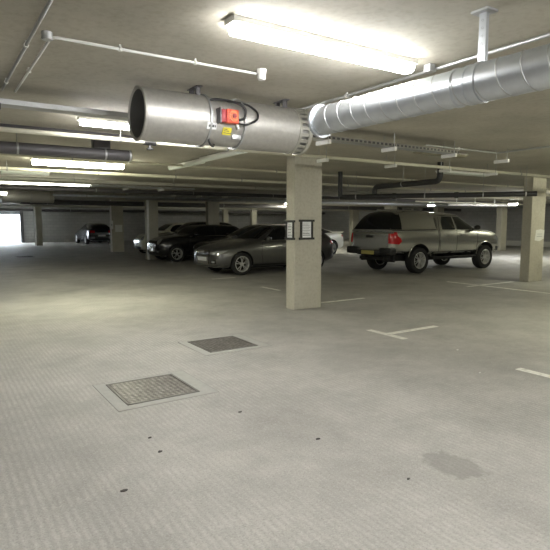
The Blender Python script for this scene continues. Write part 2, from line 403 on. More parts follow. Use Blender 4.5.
# ------------------------------------------------------------------ jet fan
def jet_fan(loc, label):
    t = thing('jet_fan', label, 'ventilation fan', loc)
    R = .203; A = (1, 0, 0)
    def casing(x0, x1, r, name, mat, extra=()):
        MB().lathe([(r, x0), (r, x1), (r-.012, x1), (r-.012, x0)], (0,0,0), A, 56, True).build(name, mat, t)
    # near silencer with rounded mouth and dark perforated lining
    MB().lathe([(R-.006, 0), (R+.006, .006), (R+.004, .02), (R, .025), (R, .55), (R-.02, .55), (R-.02, .03)], (0,0,0), A, 56, True).build('silencer', M['steel_fan'], t)
    MB().lathe([(R-.021, .012), (R-.045, .05), (R-.05, .53)], (0,0,0), A, 48).build('lining', M['dark_in'], t)
    casing(.545, .87, R-.008, 'fan_casing', M['steel_fan'])
    for x in (.55, .865):
        MB().lathe([(R+.012, x-.008), (R+.012, x+.008), (R-.03, x+.008), (R-.03, x-.008)], (0,0,0), A, 56, True).build('flange_ring', M['galv_dull'], t)
    MB().lathe([(R, .88), (R, 1.43), (R-.02, 1.43), (R-.02, .88)], (0,0,0), A, 56, True).build('silencer', M['steel_fan'], t)
    # slotted end ring
    e = MB()
    e.lathe([(R+.006, 1.43), (R+.006, 1.455), (R-.015, 1.455), (R-.015, 1.43)], (0,0,0), A, 56, True)
    e.lathe([(R+.010, 1.535), (R+.010, 1.57), (R-.015, 1.57), (R-.015, 1.535)], (0,0,0), A, 56, True)
    for k in range(22):
        a = 2*PI*k/22; c = Vector((1.495, math.cos(a)*(R-.004), math.sin(a)*(R-.004)))
        e.obox(c, (1,0,0), (0,-math.sin(a),math.cos(a)), (0,math.cos(a),math.sin(a)), .10, .028, .008)
    e.build('end_ring', M['flange'], t, False)
    MB().lathe([(R-.03, 1.40), (R-.03, 1.55), (0, 1.55)], (0,0,0), A, 40).build('outlet_guard', M['rod'], t)
    # motor pod and blades inside
    MB().lathe([(0, .62), (.05, .63), (.08, .66), (.08, .84), (0, .84)], (0,0,0), A, 24).build('hub', M['galv_dull'], t)
    for k in range(8):
        a = 2*PI*k/8; rd = Vector((0, math.cos(a), math.sin(a))); tg = Vector((.7, -math.sin(a)*.7, math.cos(a)*.7))
        MB().obox(rd*.13+Vector((.72,0,0)), rd, tg, rd.cross(tg), .12, .08, .006).build('blade', M['dark_duct'], t, False)
    # feet to the slab
    top = CEIL - loc[2]
    for x in (.50, 1.36):
        b = MB()
        for s in (-1, 1):
            b.box((x-.018, s*.06-.012, math.sqrt(R*R-.0036)-.004), (x+.018, s*.06+.012, top-.004))
        b.box((x-.025, -.10, top-.008), (x+.025, .10, top)); b.build('ceiling_bracket', M['dark_duct'], t, False)
    return t
FU, FV, FZ = 1.385, 4.08, 2.340
fan = jet_fan((FU, FV, FZ), 'large galvanised jet fan with red isolator switch under the ceiling')
dup(fan, (2.0, 19.3, 2.35), 'distant dark jet fan at the left above the bright doorway')
def on_fan(x, ang, r=.197):      # ang measured from the side that faces the viewer, up positive
    a = math.radians(ang); return Vector((x, -math.cos(a)*r, math.sin(a)*r))
def fan_panel(x0, x1, a0, a1, r0, r1, n=6):
    mb = MB(); A = []
    for k in range(n+1):
        a = a0 + (a1-a0)*k/n
        A.append([mb.v(on_fan(x0, a, r1)), mb.v(on_fan(x1, a, r1)), mb.v(on_fan(x1, a, r0)), mb.v(on_fan(x0, a, r0))])
    for k in range(n):
        for j in range(4): mb.face([A[k][j], A[k][(j+1)%4], A[k+1][(j+1)%4], A[k+1][j]])
    mb.face(A[0]); mb.face(A[-1][::-1]); return mb
fan_panel(.515, .60, -27, -12, .19, .2085).build('rating_label', M['paper'], fan, False)['label'] = 'white rating label'
lab = fan.children[-1]
for k, (a, b2) in enumerate(((.53, .542), (.552, .578), (.584, .592))):
    fan_panel(a, b2, -22, -17, .19, .2092, 2).build('print', M['ink'], lab, False)
yl = fan_panel(.665, .745, -38, -20, .19, .200); yl = yl.build('warning_label', M['yellow'], fan, False); yl['label'] = 'yellow warning label'
for k, a in enumerate((-24, -28, -33)):
    fan_panel(.675, .695 + .04*((k*7) % 3)/2+.01, a-.9, a+.9, .19, .2008, 1).build('print', M['ink'], yl, False)
iso = MB()
c = on_fan(.715, 3, .235)
iso.box(c - Vector((.055, .03, .055)), c + Vector((.055, .03, .055)), .008)
iso = iso.build('isolator_switch', M['red'], fan); iso['label'] = 'red isolator switch box'
MB().box(c + Vector((-.10, -.02, -.05)), c + Vector((-.05, .05, .05)), .006).build('back_box', M['red_dark'], iso)
MB().box(c + Vector((-.115, -.028, -.060)), c + Vector((-.103, .06, .060))).build('mounting_plate', M['dark_duct'], iso, False)
MB().lathe([(.044, 0), (.044, .012), (.030, .014), (.030, .022), (.022, .024), (.022, .012)], c + Vector((.002, -.03, 0)), (0,-1,0), 24).build('dial', M['orange'], iso)
MB().lathe([(.016, 0), (.016, .030), (0, .032)], c + Vector((.002, -.03, 0)), (0,-1,0), 16).build('knob', M['red_dark'], iso)
MB().lathe([(.018, 0), (.018, .035), (.012, .04), (0, .04)], c + Vector((.045, -.01, -.062)), (.3,0,-1), 12).build('cable_gland', M['flange'], iso)
MB().box(on_fan(.80, -40, .19)+Vector((-.035, -.012, -.03)), on_fan(.80, -40, .19)+Vector((.05, .02, .03)), .006).build('terminal_cover', M['galv_dull'], fan)
def arc(pts, n=8):
    P = [Vector(p) for p in pts]; out = []
    for i in range(len(P)-1):
        p0, p1, p2, p3 = P[max(i-1,0)], P[i], P[i+1], P[min(i+2,len(P)-1)]
        for k in range(n):
            t = k/n
            out.append(.5*((2*p1)+(p2-p0)*t+(2*p0-5*p1+4*p2-p3)*t*t+(3*p1-p0-3*p2+p3)*t**3))
    return out + [P[-1]]
MB().tube(arc([c+Vector((.05,.0,-.02)), c+Vector((.11,-.01,-.005)), c+Vector((.13,-.01,.05)), c+Vector((.10,.0,.10)), c+Vector((.02,.05,.135)), c+Vector((-.10,.10,.145)), c+Vector((-.17,.11,.12))]), .0105, 10).build('cable', M['cable'], fan)
MB().tube(arc([c+Vector((.05,.0,-.045)), c+Vector((.14,-.01,-.05)), c+Vector((.24,-.005,.0)), c+Vector((.26,.03,.07)), c+Vector((.20,.08,.13)), c+Vector((.10,.11,.145)), c+Vector((.0,.12,.13))]), .0085, 10).build('cable', M['cable'], fan)
MB().tube(arc([on_fan(.56, -50, .2), on_fan(.565, -56, .235), on_fan(.61, -66, .235), on_fan(.65, -78, .2)]), .009, 8).build('cable', M['cable'], fan)

# ------------------------------------------------------------------ spiral duct
da, db = Vector((2.44, 3.10, 2.235)), Vector((2.585, -1.0, 2.235))
duct = thing('ventilation_duct', 'silvery spiral ventilation duct with flanged open end beside the jet fan', 'ventilation duct', da)
ax = (db - da).normalized(); LD = (db - da).length; RD = .101
MB().lathe([(RD, 0), (RD, LD), (RD-.004, LD), (RD-.004, 0)], (0,0,0), ax, 48, True).build('duct_tube', M['galv'], duct)
MB().lathe([(RD, .012), (RD+.018, .012), (RD+.022, .0), (RD+.018, -.012), (RD-.006, -.012), (RD-.006, .012)], (0,0,0), ax, 48, True).build('end_flange', M['galv'], duct)
MB().lathe([(RD-.005, .02), (0, .03)], (0,0,0), ax, 32).build('damper_disc', M['galv_dull'], duct)
u1 = ax.orthogonal().normalized(); w1 = ax.cross(u1)
npt = int(LD/.13*28)
MB().tube([ax*(.04+.13*k/28) + (u1*math.cos(2*PI*k/28)+w1*math.sin(2*PI*k/28))*(RD+.0005) for k in range(npt) if .04+.13*k/28 < LD], .0032, 6).build('spiral_seam', M['galv_dull'], duct)
for d in (1.17, 1.25):
    MB().lathe([(RD, d-.012), (RD+.005, d-.010), (RD+.005, d+.010), (RD, d+.012)], (0,0,0), ax, 48).build('joint_band', M['galv'], duct)
def duct_hanger(d, label):
    p = da + ax*d
    t = thing('duct_hanger', label, 'pipe hanger', (p.x, p.y, CEIL))
    MB().box((-.012, -.022, -(CEIL-p.z-RD)-.0), (.012, .022, -.012), .002).build('strap', M['galv'], t, False)
    MB().box((-.045, -.05, -.012), (.045, .05, 0)).build('ceiling_plate', M['galv_dull'], t, False)
    s = MB()
    for k in range(5):
        z = -.05-.04*k
        if z > -(CEIL-p.z-RD)+.02: s.lathe([(.006, -.0135), (.006, .0135), (0, .0135)], (0, 0, z), (1,0,0), 8)
    s.build('slot_hole', M['dark_in'], t, False)
    MB().lathe([(RD+.006, -.015), (RD+.006, .015), (RD+.001, .015), (RD+.001, -.015)], (0, 0, p.z-CEIL), ax, 40, True).build('clamp_ring', M['galv'], t)
duct_hanger(1.31, 'perforated metal strap holding the spiral duct up to its ceiling plate')

# ------------------------------------------------------------------ pipes, trays and their hangers
def run(name, label, cat, pts, r, mat, rods=(), clips=(), n=14, group=None, mat_rod='rod', caps=()):
    """a service pipe through pts with hanger rods (points) up to the slab"""
    o = Vector(pts[0])
    t = thing(name, label, cat, o, 0, group)
    MB(o).tube(pts, r, n).build('pipe', mat, t)
    for p in rods:
        b = MB(o); b.tube([(p[0], p[1], p[2]+r*.6), (p[0], p[1], CEIL)], .005, 8)
        b.lathe([(r+.006, -.012), (r+.006, .012), (r-.001, .012), (r-.001, -.012)], p, Vector(pts[-1])-Vector(pts[0]), 20, True)
        b.build('hanger_rod', M[mat_rod], t)
    for p in clips:
        b = MB(o); d = (Vector(pts[-1])-Vector(pts[0])).normalized()
        q = min(1, .35 + r*18); b.lathe([(r+.010*q, -.02*q), (r+.010*q, .02*q), (r-.001, .02*q), (r-.001, -.02*q)], p, d, 16, True); b.box((p[0]-.012*q, p[1]-.012*q, p[2]), (p[0]+.012*q, p[1]+.012*q, CEIL))
        b.build('clip', M['white_metal'], t)
    return t
def elbow(a, b, c, rad, n=6):
    """points rounding the corner b between a and c"""
    a, b, c = Vector(a), Vector(b), Vector(c); d1 = (a-b).normalized()*rad; d2 = (c-b).normalized()*rad
    return [b + d1*(1-k/n)**2 + d2*(k/n)**2 for k in range(n+1)]

run('conduit', 'straight steel conduit on the ceiling in the upper left corner', 'conduit', [(.55, 1.6, 2.572), (.55, 4.9, 2.572)], .010, M['galv_dull'], clips=[(.55, 2.3, 2.572), (.55, 3.6, 2.572), (.55, 4.6, 2.572)])
e1 = elbow((.65, 4.9, 2.572), (.65, 3.36, 2.572), (2.0, 3.36, 2.572), .05)
run('conduit', 'white conduit that turns a corner and ends at the small ceiling detector', 'conduit', [(.65, 4.9, 2.572)] + e1 + [(2.04, 3.36, 2.572)], .009, M['white_plastic'], clips=[(1.05, 3.36, 2.572), (1.56, 3.36, 2.572), (.65, 4.2, 2.572)])
jb = thing('junction_box', 'small round conduit box at the corner of the white conduit', 'junction box', (.63, 3.38, CEIL))
MB().lathe([(0, -.044), (.028, -.044), (.030, -.038), (.030, 0)], (0,0,0), (0,0,1), 20).build('box', M['galv_dull'], jb)
MB().lathe([(.032, -.008), (.032, 0)], (0,0,-.034), (0,0,1), 20).build('lid', M['galv_dull'], jb)
det = thing('smoke_detector', 'small white ceiling detector at the end of the white conduit', 'detector', (2.07, 3.33, CEIL))
MB().lathe([(.036, 0), (.036, -.03), (.03, -.034), (0, -.034)], (0,0,0), (0,0,1), 24).build('base', M['white_plastic'], det)
MB().lathe([(.03, -.034), (.032, -.06), (.026, -.075), (0, -.078)], (0,0,0), (0,0,1), 24).build('sensor_head', M['white_plastic'], det)
run('conduit', 'grey conduit along the ceiling above the spiral duct', 'conduit', [(3.03, 4.3, 2.572), (3.05, -1.0, 2.572)], .013, M['galv_dull'], clips=[(3.03, 3.5, 2.572), (3.04, 2.2, 2.572), (3.045, 1.3, 2.572)])
jb2 = thing('junction_box', 'grey conduit box between the big lit batten and the spiral duct', 'junction box', (2.99, 2.58, CEIL))
MB().box((-.03, -.03, -.05), (.03, .03, 0), .006).build('box', M['galv_dull'], jb2, False)
MB().box((-.032, -.032, -.056), (.032, .032, -.048), .003).build('lid', M['galv_dull'], jb2, False)
e2 = elbow((5.9, 5.12, 2.578), (7.5, 5.08, 2.578), (7.5, 2.5, 2.578), .06)
run('conduit', 'thin ceiling conduit turning a corner at the right, short of the torn-notice column', 'conduit', [(5.9, 5.12, 2.578)] + e2 + [(7.5, 1.5, 2.578)], .014, M['galv_dull'], clips=[(6.6, 5.1, 2.578), (7.5, 3.6, 2.578)])

def tray(label, v, z, x0, x1, w=.15, h=.05, name='cable_tray', slots=False):
    t = thing(name, label, 'cable tray', (x0, v, z))
    b = MB(); b.box((0, -w/2, 0), (x1-x0, w/2, .003))
    b.build('tray_bed', M['galv_dull'], t, False)
    for s in (-1, 1):
        f = MB(); f.box((0, s*w/2-.002, .0), (x1-x0, s*w/2+.002, h)); 
        f.box((0, s*w/2-.008, h-.003), (x1-x0, s*w/2+.008, h)); f.build('side_rail', M['slot_rail'] if slots else M['galv_dull'], t, False)
    cb = MB()
    for k, yy in enumerate((-.04, -.01, .03)): cb.tube([(0, yy, .015), (x1-x0, yy, .015)], .011, 8)
    cb.build('cables', M['cable'], t)
    return t
TV, TZ = 4.86, 2.44
tray('perforated dark cable tray running right from behind the end of the jet fan', TV, TZ, 2.95, 6.2, h=.045, slots=True)
tray('plain steel channel tray behind the open end of the jet fan', TV, TZ, -3, 2.9, h=.04)
def trapeze(u, v, z, label, w=.24, name='trapeze_hanger', ends=True, mat='white_metal'):
    t = thing(name, label, 'hanger bracket', (u, v, z))
    MB().box((-.02, -w/2, -.05), (.02, w/2, -.002), .003).build('channel', M[mat], t, False)
    for s in (-1, 1):
        MB().tube([(0, s*(w/2-.03), -.055), (0, s*(w/2-.03), CEIL-z)], .005, 8).build('rod', M['rod'], t)
    return t
trapeze(.50, TV, TZ, 'tray hanger at the left edge of view under the perforated cable tray', .24, mat='dark_duct')
trapeze(3.86, TV, TZ, 'white-ended tray hanger just under the flanged end of the spiral duct')
trapeze(4.92, TV, TZ, 'white-ended tray hanger, second along the perforated tray from the spiral duct')
trapeze(6.08, TV, TZ, 'white-ended tray hanger, third along the perforated tray from the spiral duct')
trapeze(7.30, TV, TZ, 'white-ended tray hanger, last along the perforated tray near the ceiling conduit')
# second line: pipe carried on trapezes
PV, PZ = 6.16, 2.452
pale = run('service_pipe', 'pale pipe crossing the whole view just in front of the noticeboard column', 'pipe', [(-3, PV, PZ), (20, PV, PZ)], .026, M['pale_pipe'], rods=[(-.8, PV, PZ), (1.9, PV, PZ), (3.3, PV, PZ), (9.9, PV, PZ), (12.5, PV, PZ), (16, PV, PZ)])
trapeze(.60, PV, PZ-.026, 'pipe hanger at the left edge of view under the pale pipe', mat='dark_duct')
trapeze(4.88, PV, PZ-.026, 'white-ended pipe hanger above the top of the noticeboard column')
trapeze(6.28, PV, PZ-.026, 'white-ended pipe hanger, second along the pale pipe from the noticeboard column')
trapeze(7.62, PV, PZ-.026, 'white-ended pipe hanger beside the top of the black drain elbow')
trapeze(8.95, PV, PZ-.026, 'white-ended pipe hanger, last along the pale pipe before the torn-notice column')
run('cable_trunking', 'dark square-edged trunking above the pale pipe at the left', 'trunking', [(-3, 6.55, 2.535), (3.2, 6.55, 2.535)], .04, M['dark_duct'], rods=[(.2, 6.55, 2.535), (2.6, 6.55, 2.535)], n=4)
# capped dark duct
cd = run('vent_pipe', 'dark grey round duct with a capped end at the left, below the jet fan mouth', 'ventilation duct', [(-3, 7.25, 2.405), (2.37, 7.25, 2.405)], .075, M['dark_duct'], rods=[(-1, 7.25, 2.405), (.95, 7.25, 2.405)], n=24)
for q in ((2.02, .079), (2.35, .082)):
    MB((-3, 7.25, 2.405)).lathe([(q[1], -.012), (q[1], .012), (.07, .012), (.07, -.012)], (q[0], 7.25, 2.405), (1,0,0), 24, True).build('joint_ring', M['galv_dull'], cd)
MB((-3, 7.25, 2.405)).box((1.86, 7.19, 2.475), (2.08, 7.31, CEIL)).build('ceiling_bracket', M['dark_duct'], cd, False)
vb = MB((-3, PV, PZ))
vb.tube([(2.18, PV, PZ), (2.32, PV, PZ)], .042, 14); vb.tube([(2.25, PV, PZ), (2.25, PV, PZ-.08)], .018, 10)
vb.lathe([(.045, 0), (.045, .012), (0, .014)], (2.25, PV, PZ-.09), (0,0,1), 14)
vb.build('valve', M['black'], pale)
# farther runs along the bays
def far_run(label, v, z, x0, x1, r, mat, step=3.0, name='service_pipe', n=12):
    rods = []; x = x0 + 1.0
    while x < x1: rods.append((x, v, z)); x += step
    run(name, label, 'pipe', [(x0, v, z), (x1, v, z)], r, M[mat], rods=rods, n=n)
far_run('yellowish pipe passing behind the noticeboard column', 10.55, 2.45, -3, 26, .032, 'pale_pipe', 1.6)
far_run('thin pale pipe just above the yellowish one', 9.1, 2.53, -3, 26, .022, 'pale_pipe', 4)
far_run('grey pipe beyond the yellowish one, over the grey hatchback', 12.6, 2.44, -3, 30, .04, 'grey_pipe', 2.4)
far_run('dark pipe over the row of parked cars', 15.4, 2.40, -3, 30, .06, 'dark_duct', 3)
far_run('shiny narrow pipe over the roof of the white coupe', 17.3, 2.33, 3.2, 30, .035, 'galv', 3)
far_run('galvanised round duct far back over the parked cars', 19.0, 2.42, 6, 30, .11, 'galv_dull', 4, 'ventilation_duct', 20)
far_run('dark duct far back beneath the galvanised one', 22.9, 2.30, 3, 30, .10, 'dark_duct', 4, 'ventilation_duct', 18)
far_run('far thin pipe before the rear block wall', 30.0, 2.35, 1, 30, .05, 'grey_pipe', 5)
far_run('farthest dark pipe along the rear block wall', 37.5, 2.28, 1, 30, .09, 'dark_duct', 6)
tray('narrow cable tray over the cream car at the left', 13.6, 2.38, 3.4, 6.2, .2)
tray('wider cable tray continuing over the black small car', 15.9, 2.36, 5.6, 13, .24)
for u, v, z, lb in ((4.29, 13.6, 2.38, 'white-ended hanger over the cream car, leftmost of the distant five'),
                    (5.25, 13.6, 2.38, 'white-ended hanger over the black small car, second of the distant five'),
                    (6.55, 15.9, 2.36, 'white-ended hanger over the black small car, middle of the distant five'),
                    (7.45, 15.9, 2.36, 'white-ended hanger left of the column behind the grey bonnet, fourth of the distant five'),
                    (8.40, 15.9, 2.36, 'white-ended hanger right of the column behind the grey bonnet, last of the distant five')):
    trapeze(u, v, z, lb, .36)
# black drainage
h1 = (7.94, 6.53, CEIL); h2 = (7.94, 6.53, 2.255); h3 = (8.05, 8.35, 2.25); h4 = (8.05, 8.35, 2.104)
run('drain_pipe', 'black drain pipe dropping from the slab and running with two elbows above the pickup', 'drain pipe',
    [h1] + elbow(h1, h2, h3, .12) + elbow(h2, h3, h4, .10) + [h4], .055, M['black_pipe'], n=18, rods=[(8.0, 7.5, 2.252)])
g1, g2 = Vector((7.6, 8.96, 2.05)), Vector((9.95, 5.83, 2.05))
gd = run('drain_pipe', 'long black drain pipe running level over the pickup, farther below the other', 'drain pipe', [g1, g2], .052, M['black_pipe'], n=18,
    rods=[tuple(g1.lerp(g2, f)) for f in (.09, .46, .75, .95)])
MB(g1).tube([g1, g1+Vector((-.0, .0, .02)), g1 + Vector((0, 0, CEIL-g1.z))], .052, 16).build('riser', M['black_pipe'], gd)
for f in (.3, .62):
    d = (g2-g1).normalized(); p = g1.lerp(g2, f)
    MB(g1).lathe([(.064, -.04), (.064, .04), (.05, .04), (.05, -.04)], p, d, 18, True).build('joint_collar', M['black_pipe'], gd)
wp1, wp2 = (18.5, 14.7, 2.24), (22.2, 14.0, 2.24)
run('white_pipe', 'white pipe with clamps beyond the pickup, between two small lamps', 'pipe', [wp1, wp2], .05, M['white_plastic'], clips=[(18.9, 14.62, 2.24), (19.9, 14.435, 2.24), (21.0, 14.227, 2.24)])
run('white_pipe', 'pale pipe just above the clamped white pipe beyond the pickup', 'pipe', [(17, 15.2, 2.36), (26, 14.9, 2.36)], .03, M['pale_pipe'], rods=[(18, 15.17, 2.36), (22, 15.03, 2.36)])
# vertical conduits on columns
run('conduit', 'white vertical conduit down the left side of the dark column by the dark hatchback', 'conduit', [(7.55, 26.46, 0), (7.55, 26.46, CEIL)], .045, M['white_plastic'])
sw = thing('switch_box', 'small white switch box on the vertical conduit by the dark hatchback', 'switch', (7.55, 26.36, 1.15))
MB().box((-.07, -.05, 0), (.07, .05, .42), .01).build('box', M['white_plastic'], sw, False)
MB().box((-.03, -.06, .16), (.03, -.048, .26)).build('rocker', M['galv_dull'], sw, False)
run('conduit', 'pale vertical conduit down the column between the cream car and black small car', 'conduit', [(7.28, 20.35, 0), (7.28, 20.35, CEIL)], .045, M['white_plastic'])
run('conduit', 'pale vertical conduit down the slim column near the bright doorway', 'conduit', [(5.55, 36.15, 0), (5.55, 36.15, CEIL)], .05, M['white_plastic'])

# ------------------------------------------------------------------ notices
def framed_notice(label, origin, ax_u, w, h, rows):
    """clip frame: top and bottom rails longer than the sheet, two stiles, paper with rows of print"""
    t = thing('framed_notice', label, 'notice', origin)
    U = Vector(ax_u); Nn = U.cross(Vector((0,0,1))); Z = Vector((0,0,1))
    fr = MB()
    fr.obox(Z*(h-.018)+Nn*.012, U, Nn, Z, w+.05, .024, .036); fr.obox(Z*.018+Nn*.012, U, Nn, Z, w+.05, .024, .036)
    for s in (-1, 1): fr.obox(Z*h/2+U*s*(w/2-.02)+Nn*.011, U, Nn, Z, .036, .020, h)
    fr.build('frame', M['black'], t, False)
    p = MB().obox(Z*h/2+Nn*.005, U, Nn, Z, w-.06, .006, h-.05).build('sheet', M['paper'], t, False)
    b = MB(); y = h-.075; k = 0
    while y > .06:
        ln = (w-.11)*(.75+.25*((k*37) % 5)/4)
        b.obox(Z*y+Nn*.009+U*(-(w-.11-ln)/2), U, Nn, Z, ln, .002, .009 if rows(k) else .005); y -= .027; k += 1
    b.build('print', M['ink'], p, False)
    return t
framed_notice('black-framed notice on the broad face of the nearest column', (5.365, 7.20, 1.20), (1,0,0), .27, .34, lambda k: k > 5)
framed_notice('black-framed notice on the narrow side of the nearest column', (5.12, 7.325, 1.20), (0,-1,0), .24, .33, lambda k: k % 2)
pn = thing('paper_sign', 'pale torn paper notice taped to the right-hand column', 'notice', (12.83, 7.40, 1.02))
MB().prism([(-.2,-.004,.02), (.02,-.004,.0), (.2,-.004,.06), (.22,-.004,.27), (.05,-.004,.30), (-.16,-.004,.28)], (0,.003,0)).build('sheet', M['notice'], pn, False)
MB().box((-.12,-.006,.11), (.12,-.004,.13)).box((-.1,-.006,.17), (.12,-.004,.185)).build('print', M['galv_dull'], pn, False)
pn2 = thing('paper_sign', 'small pale paper notice on the dark column beside the dark hatchback', 'notice', (7.95, 26.5, 1.0))
MB().box((-.18,-.006,0), (.18,-.002,.36)).build('sheet', M['notice'], pn2, False)

# ------------------------------------------------------------------ on the floor
def manhole(u, v, s, label, rz=0):
    t = thing('manhole_cover', label, 'manhole cover', (u, v, 0), rz)
    MB().box((-s/2-.10, -s/2-.09, .0), (s/2+.14, s/2+.06, .003)).build('concrete_surround', M['patch'], t, False)
    j = MB(); a0, a1, b0, b1 = -s/2-.105, s/2+.145, -s/2-.095, s/2+.065
    for q in (((a0,b0),(a1,b0+.008)), ((a0,b1-.008),(a1,b1)), ((a0,b0),(a0+.008,b1)), ((a1-.008,b0),(a1,b1))):
        j.box((*q[0], 0), (*q[1], .0035))
    j.build('joint_line', M['joint'], t, False)
    f = MB(); k = .022
    for q in (((-s/2,-s/2),(s/2,-s/2+k)), ((-s/2,s/2-k),(s/2,s/2)), ((-s/2,-s/2),(-s/2+k,s/2)), ((s/2-k,-s/2),(s/2,s/2))):
        f.box((*q[0], 0), (*q[1], .009))
    f.build('frame', M['cover_frame'], t, False)
    p = MB().box((-s/2+.027, -s/2+.027, 0), (s/2-.027, s/2-.027, .007)).build('cover_plate', M['iron'], t, False)
manhole(1.595, 4.46, .645, 'square ribbed iron manhole cover, the nearer of two on the open floor')
manhole(2.935, 5.66, .64, 'square ribbed iron manhole cover, the farther of two on the open floor')
mh = thing('drain_cover', 'small dark drain cover on the floor near the bright doorway', 'drain cover', (3.35, 24.9, 0))
MB().box((-.35, -.5, 0), (.35, .5, .006)).build('cover_plate', M['iron'], mh, False)
mk = MB()
for k in range(5): mk.box((-.3, -.4+.18*k, 0), (.3, -.34+.18*k, .008))
mk.build('grate', M['liner'], mh, False)

def marking(label, boxes):
    mb = MB()
    for (a, b) in boxes: mb.box((*a, .0), (*b, .003))
    o = mb.build('bay_marking', M['paint'], None, False); tag(o, label, 'floor marking')
    return o
def tmark(u, v, label, ln=1.0, arm=.34, w=.095): return marking(label, [((u-w/2, v-arm), (u+w/2, v+arm)), ((u+w/2, v-w/2), (u+ln, v+w/2))])
tmark(5.04, 4.955, 'T-shaped white bay marking on the floor right of the nearest column')
tmark(4.97, 2.62, 'white bay marking cut by the right edge of the picture', 1.0, .40)
marking('faint pale bay line running back from the nearest column', [((6.0, 7.57), (7.1, 7.65))])
marking('faint pale bay marking beside the front wheel of the grey hatchback', [((6.32, 9.5), (6.40, 10.25))])
marking('faint pale bay line under the nose of the grey hatchback', [((6.15, 12.36), (6.85, 12.44))])
marking('long pale bay line on the floor before the torn-notice column', [((10.80, 5.5), (10.90, 8.6)), ((10.4, 7.62), (12.2, 7.72))])
def scrap(u, v, s, label, mat='litter', name='floor_scrap', g=None):
    mb = MB((u, v, 0)); n = 7
    P = [(u + s*math.cos(2*PI*k/n)*random.uniform(.5, 1), v + .6*s*math.sin(2*PI*k/n)*random.uniform(.5, 1), 0) for k in range(n)]
    mb.prism(P, (0, 0, .006)); o = mb.build(name, M[mat], None, False); o.location = (u, v, 0); tag(o, label, 'litter', g)
scrap(.83, 2.80, .028, 'small dark scrap on the floor in the near foreground, left')
scrap(1.20, 3.42, .018, 'tiny dark speck on the floor below the nearer manhole cover')
scrap(1.18, 3.17, .020, 'tiny dark fleck between the foreground scrap and the manhole cover')
scrap(1.97, 3.51, .024, 'small dark chip on the floor right of the nearer manhole cover')
scrap(2.26, 2.02, .014, 'round dark spot on the floor left of the oil stain')
scrap(2.17, 2.76, .020, 'dark chip on the floor above the spots near the oil stain')
scrap(4.51, 3.14, .022, 'white paper scrap on the floor, nearer of two at the right', 'paper_scrap')
scrap(5.11, 3.87, .024, 'white paper scrap on the floor, farther of two below the T-shaped marking', 'paper_scrap')

# ------------------------------------------------------------------ vehicles
def loft_mesh(name, st, sub=2, belt=.35, sill=.5, cuts=(), endcrease=.25):
    """car shell: stations (x, underside z, belt z, top z, half width, half width of the top); wheel arches cut out"""
    bm = bmesh.new(); rings = []
    cl = bm.edges.layers.float.new('crease_edge')
    for (x, zb, zs, zr, w, wr) in st:
        h = zs - zb
        half = [(0, zb), (.80*w, zb), (.965*w, zb+.16*h), (1.0*w, zb+.45*h), (.992*w, zb+.78*h), (.945*w, zs),
                (wr, zs+(zr-zs)*.84), (wr*.78, zs+(zr-zs)*.975), (0, zr)]
        ring = [bm.verts.new((x, y, z)) for y, z in half] + [bm.verts.new((x, -y, z)) for y, z in half[-2:0:-1]]
        rings.append(ring)
    n = len(rings[0])
    for i in range(len(rings)-1):
        for k in range(n):
            bm.faces.new([rings[i][k], rings[i][(k+1) % n], rings[i+1][(k+1) % n], rings[i+1][k]])
            for kk, cv in ((5, belt), (n-5, belt), (2, sill), (n-2, sill)):
                if k == kk:
                    e = bm.edges.get((rings[i][k], rings[i+1][k]))
                    if e: e[cl] = cv
    bm.faces.new(rings[0][::-1]); bm.faces.new(rings[-1])
    for r in (rings[0], rings[-1]):
        for k in range(n):
            e = bm.edges.get((r[k], r[(k+1) % n]))
            if e: e[cl] = endcrease
    bmesh.ops.recalc_face_normals(bm, faces=bm.faces)
    me = bpy.data.meshes.new(name); bm.to_mesh(me); bm.free()
    return me

def shell(name, st, paint, parent, arches=(), **kw):
    me = loft_mesh(name, st, **kw)
    o = bpy.data.objects.new(name, me); COL.objects.link(o)
    me.materials.append(paint); me.materials.append(M['liner'])
    s = o.modifiers.new('s', 'SUBSURF'); s.levels = s.render_levels = 3
    tmp = []
    for (x, z, r, y0, y1) in arches:
        mb = MB(); mb.lathe([(0, y0), (r, y0), (r, y1), (0, y1)], (x, 0, z), (0, 1, 0), 40)
        bmesh.ops.recalc_face_normals(mb.bm, faces=mb.bm.faces)
        cm = bpy.data.meshes.new('cut'); mb.bm.to_mesh(cm); mb.bm.free()
        cm.materials.append(M['liner'])
        c = bpy.data.objects.new('cut', cm); COL.objects.link(c); tmp.append(c)
        m = o.modifiers.new('b', 'BOOLEAN'); m.operation = 'DIFFERENCE'; m.object = c; m.solver = 'EXACT'
        m.material_mode = 'TRANSFER'
    dg = bpy.context.evaluated_depsgraph_get(); dg.update()
    ev = o.evaluated_get(dg)
    me2 = bpy.data.meshes.new_from_object(ev)
    me2.name = name
    o.modifiers.clear(); o.data = me2
    bpy.data.meshes.remove(me)
    for c in tmp:
        cm = c.data; bpy.data.objects.remove(c); bpy.data.meshes.remove(cm)
    me2.polygons.foreach_set('use_smooth', [True]*len(me2.polygons)); me2.set_sharp_from_angle(angle=math.radians(42))
    o.parent = parent
    bm = bmesh.new(); bm.from_mesh(me2); o_bvh = BVHTree.FromBMesh(bm); bm.free()
    return o, o_bvh

